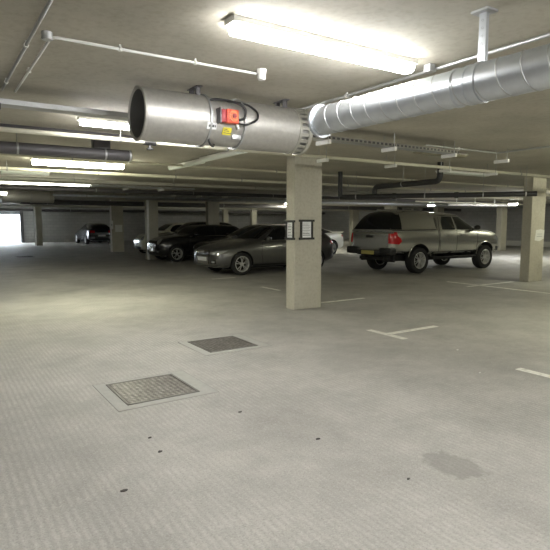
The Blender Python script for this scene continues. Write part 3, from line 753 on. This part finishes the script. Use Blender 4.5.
def patch(bvhs, poly, theta, name, mat, parent, off=.004, cuts=4, thick=.02, ref=0.):
    """a panel laid on the car's skin. theta: the side it is seen from (0 nose, 90 left, 180 tail, -90 right);
    poly: points (a, z); a is x for the two sides, else the sideways distance from the axis of view"""
    th = math.radians(theta); out = Vector((math.cos(th), math.sin(th), 0)); A = Vector((-math.sin(th), math.cos(th), 0))
    side = abs(abs(theta) - 90) < .1
    if not isinstance(bvhs, (list, tuple)): bvhs = [bvhs]
    bm = bmesh.new()
    vs = [bm.verts.new((a, 0, z)) for a, z in poly]
    f = bm.faces.new(vs)
    bmesh.ops.triangulate(bm, faces=[f])
    for _ in range(cuts):
        es = [e for e in bm.edges if e.calc_length() > .07]
        if not es: break
        bmesh.ops.subdivide_edges(bm, edges=es, cuts=1, use_grid_fill=False)
        bmesh.ops.triangulate(bm, faces=bm.faces)
    dead = []
    for v in bm.verts:
        a, z = v.co.x, v.co.z
        p = (Vector((a, 0, z)) if side else A*a + Vector((ref, 0, z))) + out*6
        best = None
        for b in bvhs:
            hit = b.ray_cast(p, -out)
            if hit[0] is not None and (best is None or (hit[0]-p).length < (best-p).length): best = hit[0]
        if best is None: dead.append(v)
        else: v.co = best + out*off
    if dead: bmesh.ops.delete(bm, geom=dead, context='VERTS')
    bd = [e for e in bm.edges if len(e.link_faces) == 1]
    r = bmesh.ops.extrude_edge_only(bm, edges=bd)
    for v in [g for g in r['geom'] if isinstance(g, bmesh.types.BMVert)]: v.co -= out*thick
    bmesh.ops.recalc_face_normals(bm, faces=bm.faces)
    # outward
    if bm.faces:
        me = bpy.data.meshes.new(name); bm.to_mesh(me)
    else: me = bpy.data.meshes.new(name)
    bm.free()
    return link(name, me, mat, parent, True, 40)

def line(bvhs, pts, theta, name, mat, parent, w=.008, off=.002, ref=0.):
    """narrow strip along pts on the skin"""
    objs = None; L = [Vector((a, z)) for a, z in pts]; left = []; right = []
    for i, p in enumerate(L):
        d = (L[min(i+1, len(L)-1)] - L[max(i-1, 0)]).normalized(); nrm = Vector((-d.y, d.x))*w/2
        left.append(tuple(p+nrm)); right.append(tuple(p-nrm))
    return patch(bvhs, left + right[::-1], theta, name, mat, parent, off, 5, .006, ref)

def wheel(parent, x, y, r, wd, sgn, spokes=5, alloy='alloy', rim_f=.68, twin=True):
    """tyre with a rim child; sgn: the side (+1 left, -1 right) that the face looks to"""
    ax = Vector((0, sgn, 0)); o = Vector((x, y, r))
    t = MB()
    t.lathe([(r*rim_f, -wd), (r*.93, -wd), (r*.99, -wd*.86), (r, -wd*.5), (r*.99, -wd*.12), (r*.94, -.004), (r*.82, .004), (r*rim_f, -.006)], o, ax, 40, True)
    t = t.build('tyre', M['rubber'], parent)
    m = MB(); R = r*rim_f
    m.lathe([(R+.003, -wd), (R+.003, -.004), (R-.012, .002), (R-.022, -.012), (R-.03, -wd)], o, ax, 40, True)
    m.lathe([(R*.26, -.06), (R*.24, -.018), (R*.16, -.012), (0, -.012)], o, ax, 20)
    for k in range(spokes):
        a0 = 2*PI*k/spokes + .3
        for da_ in ((-.16, .16) if twin else (0,)):
            a = a0 + da_; d = Vector((math.cos(a), 0, math.sin(a))); tg = d.cross(ax)
            e = Vector((math.cos(a0+da_*1.25), 0, math.sin(a0+da_*1.25)))
            p0 = o + Vector((math.cos(a0+da_*.5), 0, math.sin(a0+da_*.5)))*R*.18; p1 = o + e*(R-.01)
            dd = (p1-p0).normalized()
            m.obox((p0+p1)/2 + ax*-.022, dd, dd.cross(ax), ax, (p1-p0).length, R*(.075 if twin else .17), .022)
    m.build('rim', M[alloy], t, True, 30)
    MB().lathe([(0, -wd*.75), (R-.02, -wd*.75), (R-.02, -wd*.8), (0, -wd*.8)], o, ax, 32).build('brake_disc', M['liner'], t)
    return t

def plate(parent, x, y, z, yaw, col, w=.50, h=.105, tilt=0):
    """number plate with dark characters too small to read"""
    U = Vector((-math.sin(yaw), math.cos(yaw), 0)); N_ = Vector((math.cos(yaw), math.sin(yaw), 0)); Z = Vector((0, 0, 1)); o = Vector((x, y, z))
    p = MB().obox(o, N_, U, Z, .012, w, h).build('number_plate', M[col], parent, False)
    return p

def mirror(parent, x, y, z, sgn, paint):
    m = MB(); c = Vector((x, y, z))
    b = bmesh.ops.create_icosphere(m.bm, subdivisions=3, radius=1, matrix=Matrix.Translation(c + Vector((0, sgn*.10, .03))) @ Matrix.Diagonal((.075, .115, .075, 1)))
    m.obox(c + Vector((.0, -sgn*.005, -.02)), (0,1,0), (1,0,0), (0,0,1), .12, .05, .035)
    return m.build('wing_mirror', paint, parent)

def side_glass(bv, polys, P, theta=None):
    for th in (90, -90):
        for nm, poly in polys: patch(bv, poly, th, nm, M['glass'], P, .005)

# ---- the silver pickup with hard canopy, nose to the east; origin under the rear axle
def pickup(loc):
    P = thing('pickup_truck', 'silver double-cab pickup truck with hard canopy and red tail lamp', 'pickup truck', loc)
    W = .925; fa = 3.085
    st = [(-1.12, .66, 1.16, 1.18, .80, .74), (-1.08, .60, 1.20, 1.215, .90, .84), (-.6, .56, 1.225, 1.24, .925, .85), (.0, .53, 1.235, 1.25, .925, .85),
          (.76, .50, 1.245, 1.26, .925, .85), (.85, .50, 1.25, 1.27, .925, .84), (.93, .50, 1.25, 1.75, .925, .70), (1.10, .50, 1.25, 1.79, .925, .70),
          (1.5, .50, 1.25, 1.815, .925, .70), (1.98, .50, 1.25, 1.78, .925, .68), (2.12, .50, 1.25, 1.70, .925, .68), (2.78, .50, 1.23, 1.285, .925, .74),
          (2.9, .50, 1.22, 1.26, .925, .76), (3.4, .48, 1.18, 1.25, .925, .78), (3.72, .45, 1.12, 1.19, .91, .74), (3.92, .44, 1.03, 1.10, .82, .66), (4.0, .48, .92, .99, .66, .52)]
    arches = [(x, .40, .475, y0, y1) for x in (0, fa) for (y0, y1) in ((.55, 1.2), (-1.2, -.55))]
    body, bv = shell('body', st, M['silver'], P, arches)
    cst = [(-1.09, 1.20, 1.24, 1.27, .84, .72), (-1.05, 1.20, 1.27, 1.40, .87, .70), (-.86, 1.20, 1.27, 1.68, .885, .68), (-.62, 1.20, 1.28, 1.83, .89, .68), (-.2, 1.20, 1.28, 1.87, .89, .69),
           (.4, 1.20, 1.28, 1.865, .89, .69), (.78, 1.20, 1.28, 1.84, .89, .68), (.82, 1.21, 1.27, 1.82, .87, .66)]
    can, cv = shell('canopy', cst, M['silver'], P, belt=.2)
    both = [bv, cv]
    # dark frameless tailgate glass wrapping the back of the canopy
    patch(cv, [(-.74, 1.29), (.74, 1.29), (.70, 1.5), (.60, 1.76), (.40, 1.83), (-.40, 1.83), (-.60, 1.76), (-.70, 1.5)], 180, 'rear_window', M['glass'], can, .006)
    for th in (90, -90):
        patch(cv, [(-1.0, 1.29), (-.70, 1.29), (-.66, 1.4), (-.62, 1.72), (-.70, 1.76), (-.84, 1.62), (-.96, 1.42)], th, 'quarter_glass', M['glass'], can, .005)
        sg0 = 1 if th == 90 else -1
        patch(cv, [(sg0*-q, z) for q, z in ((.40, 1.29), (.78, 1.29), (.86, 1.45), (.70, 1.75), (.42, 1.80))], sg0*140, 'corner_glass', M['glass'], can, .0045, ref=-1.09)
        line(both, [(-1.1, 1.262), (-.3, 1.268), (.8, 1.275)], th, 'base_seal', M['trim'], can, .022, .004)
    for s in (-1, 1):
        rb = MB(); rb.box((-.35, s*.52-.02, 1.875), (.5, s*.52+.02, 1.905), .006)
        for x in (-.3, .08, .45): rb.box((x-.03, s*.52-.02, 1.83), (x+.03, s*.52+.02, 1.88))
        rb.build('roof_rail', M['chrome'], can, False)
    # cab glass
    for th in (90, -90):
        patch(bv, [(1.02, 1.275), (1.62, 1.275), (1.60, 1.67), (1.16, 1.665), (1.05, 1.5)], th, 'door_window', M['glass_clear'], P, .005)
        patch(bv, [(1.71, 1.275), (2.62, 1.275), (2.52, 1.36), (2.10, 1.655), (1.69, 1.67)], th, 'door_window', M['glass_clear'], P, .005)
        line(bv, [(1.00, 1.262), (2.66, 1.262)], th, 'waist_strip', M['chrome'], P, .018, .006)
        line(bv, [(.90, .56), (.89, 1.26), (.93, 1.45), (1.02, 1.69), (1.5, 1.715), (2.05, 1.70), (2.2, 1.61)], th, 'door_gap', M['seam'], P, .012)
        line(bv, [(1.66, .56), (1.68, 1.68)], th, 'door_gap', M['seam'], P, .012)
        line(bv, [(2.62, .62), (2.68, 1.0), (2.66, 1.26)], th, 'door_gap', M['seam'], P, .012)
        line(bv, [(.84, .55), (.84, 1.24)], th, 'bed_gap', M['seam'], P, .02)
        for x in (1.10, 1.86): patch(bv, [(x, 1.085), (x+.22, 1.085), (x+.22, 1.125), (x, 1.125)], th, 'door_handle', M['chrome'], P, .03, 3, .035)
        sg = 1 if th == 90 else -1
        # flared arch lips
        for xx in (0, fa):
            lip = MB()
            pts = [Vector((xx + math.cos(a)*.482, sg*.918, .40+math.sin(a)*.482)) for a in [math.radians(12 + 156*k/24) for k in range(25)]]
            lip.tube(pts, .013, 8).build('arch_lip', M['silver'], body)
        sl = MB(); sl.box((.52, sg*.90-.07, .42), (2.55, sg*.90+.07, .47), .015)
        for x in (.8, 1.6, 2.4): sl.box((x-.03, sg*.6-.25, .44), (x+.03, sg*.6+.25, .50))
        sl.build('side_step', M['trim'], P, False)
        mirror(P, 2.52, sg*.90, 1.30, sg, M['trim'])
        # tail lamp, wrapping round the corner
        patch(bv, [(sg*a, z) for a, z in ((-.56, .90), (-.86, .87), (-.93, .96), (-.89, 1.05), (-.82, 1.10), (-.79, 1.21), (-.56, 1.21))], sg*140, 'tail_lamp', M['red_lens'], P, .012, 5, .02, -1.1)
        # headlamp
        patch(bv, [(3.52, .94), (3.98, .86), (3.98, .98), (3.62, 1.10)], th, 'headlamp', M['lens'], P, .008)
        patch(bv, [(3.62, .58), (3.98, .58), (3.98, .70), (3.66, .72)], th, 'bumper_corner', M['trim'], P, .008)
        wheel(P, 0, sg*.935, .385, .26, sg, 6, 'alloy', .62)
        wheel(P, fa, sg*.935, .385, .26, sg, 6, 'alloy', .62)
    patch(bv, [(-.66, 1.30), (.66, 1.30), (.58, 1.68), (-.58, 1.68)], 0, 'windscreen', M['glass_clear'], P, .005)
    patch(bv, [(-.5, .72), (.5, .72), (.55, .98), (-.55, .98)], 0, 'grille', M['trim'], P, .01)
    # tailgate details
    line(bv, [(-.70, .68), (-.70, 1.19)], 180, 'tailgate_gap', M['seam'], P, .012); line(bv, [(.70, .68), (.70, 1.19)], 180, 'tailgate_gap', M['seam'], P, .012)
    patch(bv, [(-.14, 1.05), (.14, 1.05), (.14, 1.12), (-.14, 1.12)], 180, 'tailgate_handle', M['trim'], P, .016)
    # step bumper: two wings and a dropped centre with the plate
    bp = MB()
    for s in (-1, 1):
        bp.box((-1.20, s*.46 if s > 0 else -.93, .56), (-.98, .93 if s > 0 else -.46, .76), .03)
    bp.box((-1.19, -.47, .54), (-1.0, .47, .68), .02)
    bp = bp.build('rear_bumper', M['bumper'], P)
    for s in (-1, 1): MB().box((-1.19, s*.68-.22, .758), (-1.02, s*.68+.22, .77)).build('step_pad', M['trim'], bp, False)
    plate(P, -1.20, 0, .62, PI, 'plate_y', .52, .11)
    tb = MB(); tb.tube([(-1.34, 0, .46), (-1.0, 0, .44)], .035, 10); tb.box((-1.05, -.5, .40), (-.95, .5, .50)); tb.lathe([(0, .0), (.025, .02), (.025, .05), (0, .06)], (-1.34, 0, .46), (0,0,1), 12)
    tb.build('tow_bar', M['trim'], P)
    ch = MB(); ch.box((-1.0, -.5, .36), (3.6, -.38, .52)); ch.box((-1.0, .38, .36), (3.6, .5, .52)); ch.box((-.06, -.75, .33), (.06, .75, .44)); ch.box((fa-.06, -.75, .33), (fa+.06, .75, .44)); ch.box((.9, -.5, .34), (2.9, .5, .5))
    ch.build('chassis', M['trim'], P, False)
    MB().box((-.75, -.62, .34), (-.70, -.2, .62)).build('mud_flap', M['trim'], P, False)
    return P
pickup((11.86, 11.31, 0))

# ---- hatchbacks and saloons; nose towards +X of the car, origin midway between the axles on the floor
def car(label, loc, rz, st, wb, wr, W, paint, glass_side, screen, rear, head, tail, fog=None, grille=None, badge=None, plates=(), cat='car', alloy='alloy', spokes=5,
        twin=True, gaps=(), handles=(), mirror_at=None, arch=1.13, wy=.0, rim=.70, extra=None, trimsill=True):
    P = thing('car', label, cat, loc, rz)
    arches = [(x, wr+.01, wr*arch, y0, y1) for x in (-wb/2, wb/2) for (y0, y1) in ((W*.62, W*1.3), (-W*1.3, -W*.62))]
    body, bv = shell('body', st, paint, P, arches)
    for th in (90, -90):
        sg = 1 if th == 90 else -1
        for poly in glass_side: patch(bv, poly, th, 'side_window', M['glass'], P, .004)
        for g in gaps: line(bv, g, th, 'door_gap', M['seam'], P, .010)
        for (x, z) in handles: patch(bv, [(x, z), (x+.19, z), (x+.19, z+.03), (x, z+.03)], th, 'door_handle', paint, P, .025, 3, .03)
        for (ang, poly) in head or ():
            patch(bv, [(sg*a, z) for a, z in poly], sg*ang, 'headlamp', M['lens'], P, .008, ref=st[0][0])
        for (ang, poly) in tail:
            a2 = th if ang == 90 else (180 if ang == 180 else sg*ang)
            patch(bv, [(a if ang == 90 else sg*-a, z) for a, z in poly], a2, 'tail_lamp', M['red_lens'], P, .006)
        if fog:
            patch(bv, [(sg*a, z) for a, z in fog], sg*25, 'air_intake', M['trim'], P, .006, ref=st[0][0])
            cx_ = sum(a for a, z in fog)/len(fog); cz = sum(z for a, z in fog)/len(fog)
            patch(bv, [(sg*(cx_-.05), cz-.022), (sg*(cx_+.06), cz-.022), (sg*(cx_+.06), cz+.022), (sg*(cx_-.05), cz+.022)], sg*25, 'fog_lamp', M['lens'], P, .016, ref=st[0][0])
        if trimsill: line(bv, [(-wb/2+wr*arch+.03, .27), (wb/2-wr*arch-.03, .27)], th, 'sill_strip', M['trim'] if trimsill is True else M[trimsill], P, .05, .012)
        if mirror_at: mirror(P, mirror_at[0], sg*mirror_at[1], mirror_at[2], sg, paint)
        for x in (-wb/2, wb/2): wheel(P, x, sg*(W-.012+wy), wr, .21, sg, spokes, alloy, rim, twin)
    patch(bv, screen, 0, 'windscreen', M['glass'], P, .004)
    patch(bv, rear, 180, 'rear_window', M['glass'], P, .004)
    if grille: patch(bv, grille, 0, 'grille', M['trim'], P, .006)
    if badge: badge(P, bv)
    for pl in plates: plate(P, *pl)
    fl = MB(); fl.box((-wb/2-.3, -W*.55, .16), (wb/2+.3, W*.55, .26)); 
    for x in (-wb/2, wb/2): fl.box((x-.05, -W*.85, wr-.05), (x+.05, W*.85, wr+.05))
    fl.build('underbody', M['liner'], P, False)
    if extra: extra(P, bv)
    return P

# dark grey five-door hatchback
A = [(2.13, .30, .58, .66, .58, .46), (2.06, .22, .66, .745, .72, .56), (1.86, .19, .74, .82, .85, .66), (1.318, .19, .83, .905, .89, .72), (.90, .19, .90, .965, .895, .74), (.74, .19, .92, .99, .895, .74),
     (.55, .19, .935, 1.12, .895, .70), (.02, .19, .95, 1.385, .895, .60), (-.2, .19, .955, 1.42, .895, .60), (-.7, .19, .965, 1.43, .895, .60), (-1.3, .19, .985, 1.40, .89, .585), (-1.75, .22, 1.0, 1.30, .87, .57),
     (-1.98, .26, .99, 1.10, .83, .60), (-2.10, .30, .88, .96, .76, .62), (-2.15, .38, .76, .84, .66, .54)]
def rings(P, bv):
    hit = None; o = MB(); z = .655
    for k in range(4):
        y = (k-1.5)*.062; h = bv.ray_cast(Vector((6, y, z)), Vector((-1, 0, 0)))
        c = h[0] + Vector((.014, 0, 0)) if h[0] else Vector((2.12, y, z))
        o.tube([c + Vector((0, math.cos(2*PI*j/20)*.042, math.sin(2*PI*j/20)*.042)) for j in range(20)], .006, 6, closed=True)
    o.build('badge', M['chrome'], P)
    line(bv, [(-.42, .655), (-.40, .70), (.40, .70), (.42, .655), (.34, .33), (-.34, .33), (-.42, .655)], 0, 'grille_surround', M['chrome'], P, .016, .014)
    for z_ in (.62, .575, .53, .40): line(bv, [(-.37, z_), (.37, z_)], 0, 'grille_bar', M['trim'], P, .008, .012)
    line(bv, [(-.62, .245), (0, .235), (.62, .245)], 0, 'front_lip', M['chrome'], P, .022, .012)
    for s in (-1, 1): line(bv, [(s*.50, .245), (s*.80, .262)], s*40, 'front_lip', M['silver'], P, .03, .012, ref=2.13)
    for th in (90, -90): line(bv, [(1.55, .735), (.7, .80), (-1.0, .855), (-1.9, .87)], th, 'crease_line', M['dgrey'], P, .018, .008)
    for th in (90, -90): line(bv, [(.66, .955), (0, .968), (-1.35, 1.0)], th, 'waist_strip', M['chrome'], P, .014, .007)
car('dark grey five-door hatchback parked behind the noticeboard column, nose to the left', (7.30+1.31, 13.66, 0), PI, A, 2.63, .32, .893, M['dgrey'],
    [[(.55, .985), (.05, 1.30), (-.22, 1.345), (-.30, 1.345), (-.30, .985)], [(-.38, .985), (-.38, 1.345), (-.9, 1.34), (-1.15, 1.30), (-1.18, 1.0)], [(-1.25, 1.01), (-1.22, 1.29), (-1.5, 1.22), (-1.62, 1.06)]],
    [(-.66, 1.02), (.66, 1.02), (.50, 1.36), (-.50, 1.36)], [(-.56, 1.06), (.56, 1.06), (.48, 1.30), (-.48, 1.30)],
    [(35, [(.46, .585), (.62, .58), (.80, .64), (.90, .715), (.62, .70), (.44, .655)])], [(180, [(.45, .78), (.72, .78), (.72, .9), (.45, .88)]), (90, [(-2.1, .78), (-1.88, .84), (-1.9, .93), (-2.1, .9)])],
    fog=[(.46, .33), (.66, .34), (.66, .46), (.46, .43)], grille=[(-.40, .33), (.40, .33), (.42, .66), (.40, .70), (-.40, .70), (-.42, .66)], badge=rings,
    plates=[(2.155, 0, .46, 0, 'plate_w')], gaps=[[(.62, .30), (.68, .6), (.62, .95)], [(-.34, .28), (-.34, .97)], [(-1.2, .55), (-1.18, .98)]], handles=[(-.28, .83), (-1.08, .86)], mirror_at=(.50, .87, .98), alloy='alloy', spokes=5)

# black small round-headlamp hatchback
B = [(1.91, .30, .62, .70, .56, .44), (1.85, .22, .72, .80, .70, .56), (1.62, .18, .82, .90, .82, .66), (1.25, .17, .88, .955, .85, .70), (.80, .17, .93, 1.01, .86, .70), (.70, .17, .94, 1.03, .86, .70),
     (.52, .17, .95, 1.20, .86, .68), (.28, .17, .95, 1.36, .86, .64), (.0, .17, .96, 1.40, .86, .64), (-.7, .17, .97, 1.41, .86, .63), (-1.3, .17, .98, 1.385, .85, .62), (-1.55, .2, .98, 1.33, .84, .60), (-1.75, .24, .96, 1.12, .80, .62),
     (-1.84, .28, .86, .95, .74, .60), (-1.89, .36, .74, .80, .62, .5)]
def circ(cx_, cz, r, n=20, sq=1.0): return [(cx_ + math.cos(2*PI*k/n)*r, cz + math.sin(2*PI*k/n)*r*sq) for k in range(n)]
def mini_extra(P, bv):
    line(bv, [(-.40, .60), (-.36, .68), (.36, .68), (.40, .60), (.34, .52), (-.34, .52), (-.40, .60)], 0, 'grille_surround', M['chrome'], P, .02, .014)
    for th in (90, -90): line(bv, [(.70, .955), (0, .965), (-1.6, .985)], th, 'waist_strip', M['chrome'], P, .018, .008)
    for s in (-1, 1): line(bv, [(.50*s + .10*s*math.cos(2*PI*k/18), .77 + .10*math.sin(2*PI*k/18)) for k in range(19)], s*30, 'headlamp_ring', M['chrome'], P, .016, .014, ref=1.91)
car('black small hatchback with round headlamps beside the dark column at the left', (7.70+1.25, 19.28, 0), PI, B, 2.49, .31, .86, M['blackpaint'],
    [[(.46, .985), (.30, 1.20), (.16, 1.31), (-.38, 1.32), (-.38, .985)], [(-.45, .985), (-.45, 1.32), (-1.3, 1.30), (-1.48, 1.02)]],
    [(-.66, 1.06), (.66, 1.06), (.54, 1.34), (-.54, 1.34)], [(-.56, 1.06), (.56, 1.06), (.50, 1.31), (-.50, 1.31)],
    [(30, circ(.50, .77, .10))], [(180, [(.50, .72), (.70, .72), (.70, .92), (.50, .92)])],
    fog=[(.40, .34), (.60, .36), (.60, .45), (.40, .43)], grille=[(-.36, .52), (.36, .52), (.40, .60), (.36, .68), (-.36, .68), (-.40, .60)],
    plates=[(1.925, 0, .44, 0, 'plate_w')], gaps=[[(.70, .28), (.76, .6), (.66, .95)], [(-.42, .28), (-.42, .96)]], handles=[(-.36, .85)], mirror_at=(.50, .84, 1.0), spokes=5, extra=mini_extra)

# cream little car
Cc = [(1.75, .32, .60, .68, .52, .42), (1.68, .24, .72, .80, .66, .54), (1.45, .18, .84, .92, .78, .62), (1.12, .17, .91, .98, .81, .66), (.84, .17, .95, 1.03, .815, .66), (.72, .17, .96, 1.07, .815, .66),
      (.25, .17, .97, 1.42, .815, .60), (-.1, .17, .98, 1.48, .815, .60), (-.7, .17, .98, 1.48, .81, .59), (-1.25, .18, .98, 1.40, .80, .57), (-1.6, .24, .96, 1.08, .76, .58), (-1.74, .30, .84, .92, .66, .5), (-1.78, .36, .7, .78, .55, .42)]
def cream_extra(P, bv):
    line(bv, [(-.34, .70), (0, .68), (.34, .70)], 0, 'chrome_bar', M['chrome'], P, .03, .01)
    for s in (-1, 1): patch(bv, circ(.46*s, .56, .06), s*28, 'lower_lamp', M['lens'], P, .010, ref=1.75)
car('cream small car behind the black one, only its nose showing left of the column', (9.70, 23.75, 0), PI, Cc, 2.30, .295, .81, M['cream'],
    [[(.50, 1.0), (.24, 1.28), (.06, 1.36), (-.35, 1.38), (-.35, 1.0)], [(-.42, 1.0), (-.42, 1.38), (-1.0, 1.33), (-1.3, 1.05)]],
    [(-.62, 1.10), (.62, 1.10), (.50, 1.42), (-.50, 1.42)], [(-.5, 1.1), (.5, 1.1), (.44, 1.38), (-.44, 1.38)],
    [(28, circ(.50, .76, .095))], [(180, [(.5, .75), (.62, .75), (.62, .95), (.5, .95)])], grille=[(-.42, .26), (.42, .26), (.46, .38), (-.46, .38)],
    plates=[(1.77, 0, .50, 0, 'plate_w')], gaps=[[(.74, .3), (.76, .95)]], mirror_at=(.52, .80, 1.02))

# white coupe, tail to the right
D = [(2.10, .30, .56, .62, .60, .48), (2.0, .22, .66, .73, .78, .60), (1.35, .18, .80, .87, .90, .72), (.80, .18, .88, .95, .91, .74), (.60, .18, .90, .99, .91, .74), (-.05, .18, .92, 1.33, .91, .58), (-.4, .18, .94, 1.37, .91, .57),
     (-.8, .18, .96, 1.33, .91, .56), (-1.3, .18, .98, 1.17, .915, .58), (-1.75, .20, .98, 1.04, .90, .62), (-2.0, .26, .95, 1.02, .86, .68), (-2.10, .30, .80, .90, .78, .62), (-2.15, .36, .66, .74, .66, .52)]
def coupe_extra(P, bv):
    MB().prism([(-1.98, -.70, .995), (-2.14, -.66, 1.055), (-2.15, -.66, 1.045), (-2.02, -.70, .97)], (0, 1.38, 0)).build('boot_lip', M['white'], P)
car('white coupe with sloping rear seen between the nearest column and the pickup', (15.27+1.31-2.62, 19.42, 0), PI, D, 2.62, .33, .912, M['white'],
    [[(.44, .965), (-.02, 1.24), (-.4, 1.29), (-.85, 1.25), (-1.32, 1.08), (-1.40, 1.02)]],
    [(-.68, 1.0), (.68, 1.0), (.5, 1.31), (-.5, 1.31)], [(-.54, 1.06), (.54, 1.06), (.46, 1.28), (-.46, 1.28)],
    [(35, [(.48, .60), (.82, .62), (.86, .70), (.48, .68)])], [(180, [(.42, .80), (.76, .80), (.78, .92), (.42, .90)]), (90, [(-2.12, .80), (-1.92, .84), (-1.92, .92), (-2.12, .92)])],
    gaps=[[(-.75, .3), (-.72, .95)]], handles=[(-.6, .82)], mirror_at=(.42, .88, .98), alloy='alloy', extra=coupe_extra)

# dark hatchback by the rear wall, tail to the viewer
def tail_extra(P, bv):
    patch(bv, [(-.55, .55), (.55, .55), (.55, .66), (-.55, .66)], 180, 'bumper_trim', M['trim'], P, .01)
    for s in (-1, 1): patch(bv, [(s*.45, .40), (s*.74, .40), (s*.74, .52), (s*.45, .52)], 180, 'reflector', M['lens'], P, .01)
car('dark blue hatchback parked nose-in against the rear block wall at the left', (9.55, 37.8, 0), PI/2, A, 2.63, .33, .893, M['navy'],
    [[(.55, .985), (.05, 1.30), (-.22, 1.345), (-.30, 1.345), (-.30, .985)], [(-.38, .985), (-.38, 1.345), (-.9, 1.34), (-1.15, 1.30), (-1.18, 1.0)]],
    [(-.66, 1.02), (.66, 1.02), (.50, 1.36), (-.50, 1.36)], [(-.56, 1.06), (.56, 1.06), (.48, 1.30), (-.48, 1.30)],
    None, [(180, [(.45, .78), (.74, .78), (.74, .94), (.45, .92)])], plates=[(-2.17, 0, .60, PI, 'plate_w')], extra=tail_extra)
# dark cars deeper in the row
car('black estate-shaped car half hidden between the grey hatchback and the black small car', (9.9, 16.6, 0), PI, A, 2.63, .32, .893, M['blackpaint'],
    [[(.55, .985), (.05, 1.30), (-.22, 1.345), (-.30, 1.345), (-.30, .985)], [(-.38, .985), (-.38, 1.345), (-.9, 1.34), (-1.15, 1.30), (-1.18, 1.0)]],
    [(-.66, 1.02), (.66, 1.02), (.50, 1.36), (-.50, 1.36)], [(-.56, 1.06), (.56, 1.06), (.48, 1.30), (-.48, 1.30)],
    [(35, [(.46, .585), (.62, .58), (.80, .64), (.90, .715), (.62, .70), (.44, .655)])], [(180, [(.45, .78), (.72, .78), (.72, .9), (.45, .88)])], mirror_at=(.50, .87, .98))
up = lambda z: .17 + (z-.17)*1.1
car('dark tall car between the cream car and the black small car', (9.9, 21.6, 0), PI, [(x, zb, up(a), up(b_), w_, r_) for (x, zb, a, b_, w_, r_) in B], 2.49, .31, .86, M['navy'],
    [[(x, up(z)) for x, z in q] for q in ([(.46, .985), (.30, 1.20), (.16, 1.31), (-.38, 1.32), (-.38, .985)], [(-.45, .985), (-.45, 1.32), (-1.3, 1.30), (-1.48, 1.02)])],
    [(-.66, 1.14), (.66, 1.14), (.54, 1.46), (-.54, 1.46)], [(-.56, 1.14), (.56, 1.14), (.50, 1.42), (-.50, 1.42)],
    [(30, circ(.50, .82, .10))], [(180, [(.50, .77), (.70, .77), (.70, .97), (.50, .97)])])

# ------------------------------------------------------------------ daylight and camera
w = bpy.data.worlds.new('World'); SC.world = w; w.use_nodes = True
bg = w.node_tree.nodes['Background']; bg.inputs['Color'].default_value = (.82, .91, 1, 1); bg.inputs['Strength'].default_value = 13.0
cam = bpy.data.cameras.new('camera'); co = bpy.data.objects.new('camera', cam); COL.objects.link(co)
co.location = (0, 0, 1.5); co.rotation_euler = (math.radians(90-5.786), 0, math.radians(-33.277))
cam.sensor_width = 36; cam.lens = 36*523/550; cam.clip_start = .05; cam.clip_end = 300
SC.camera = co
SC.view_settings.view_transform = 'Standard'; SC.view_settings.look = 'None'
SC.view_settings.exposure = 0.86; SC.view_settings.gamma = 1.0; SC.view_settings.use_curve_mapping = False
SC.cycles.use_denoising = True
SC.cycles.max_bounces = 8; SC.cycles.diffuse_bounces = 5
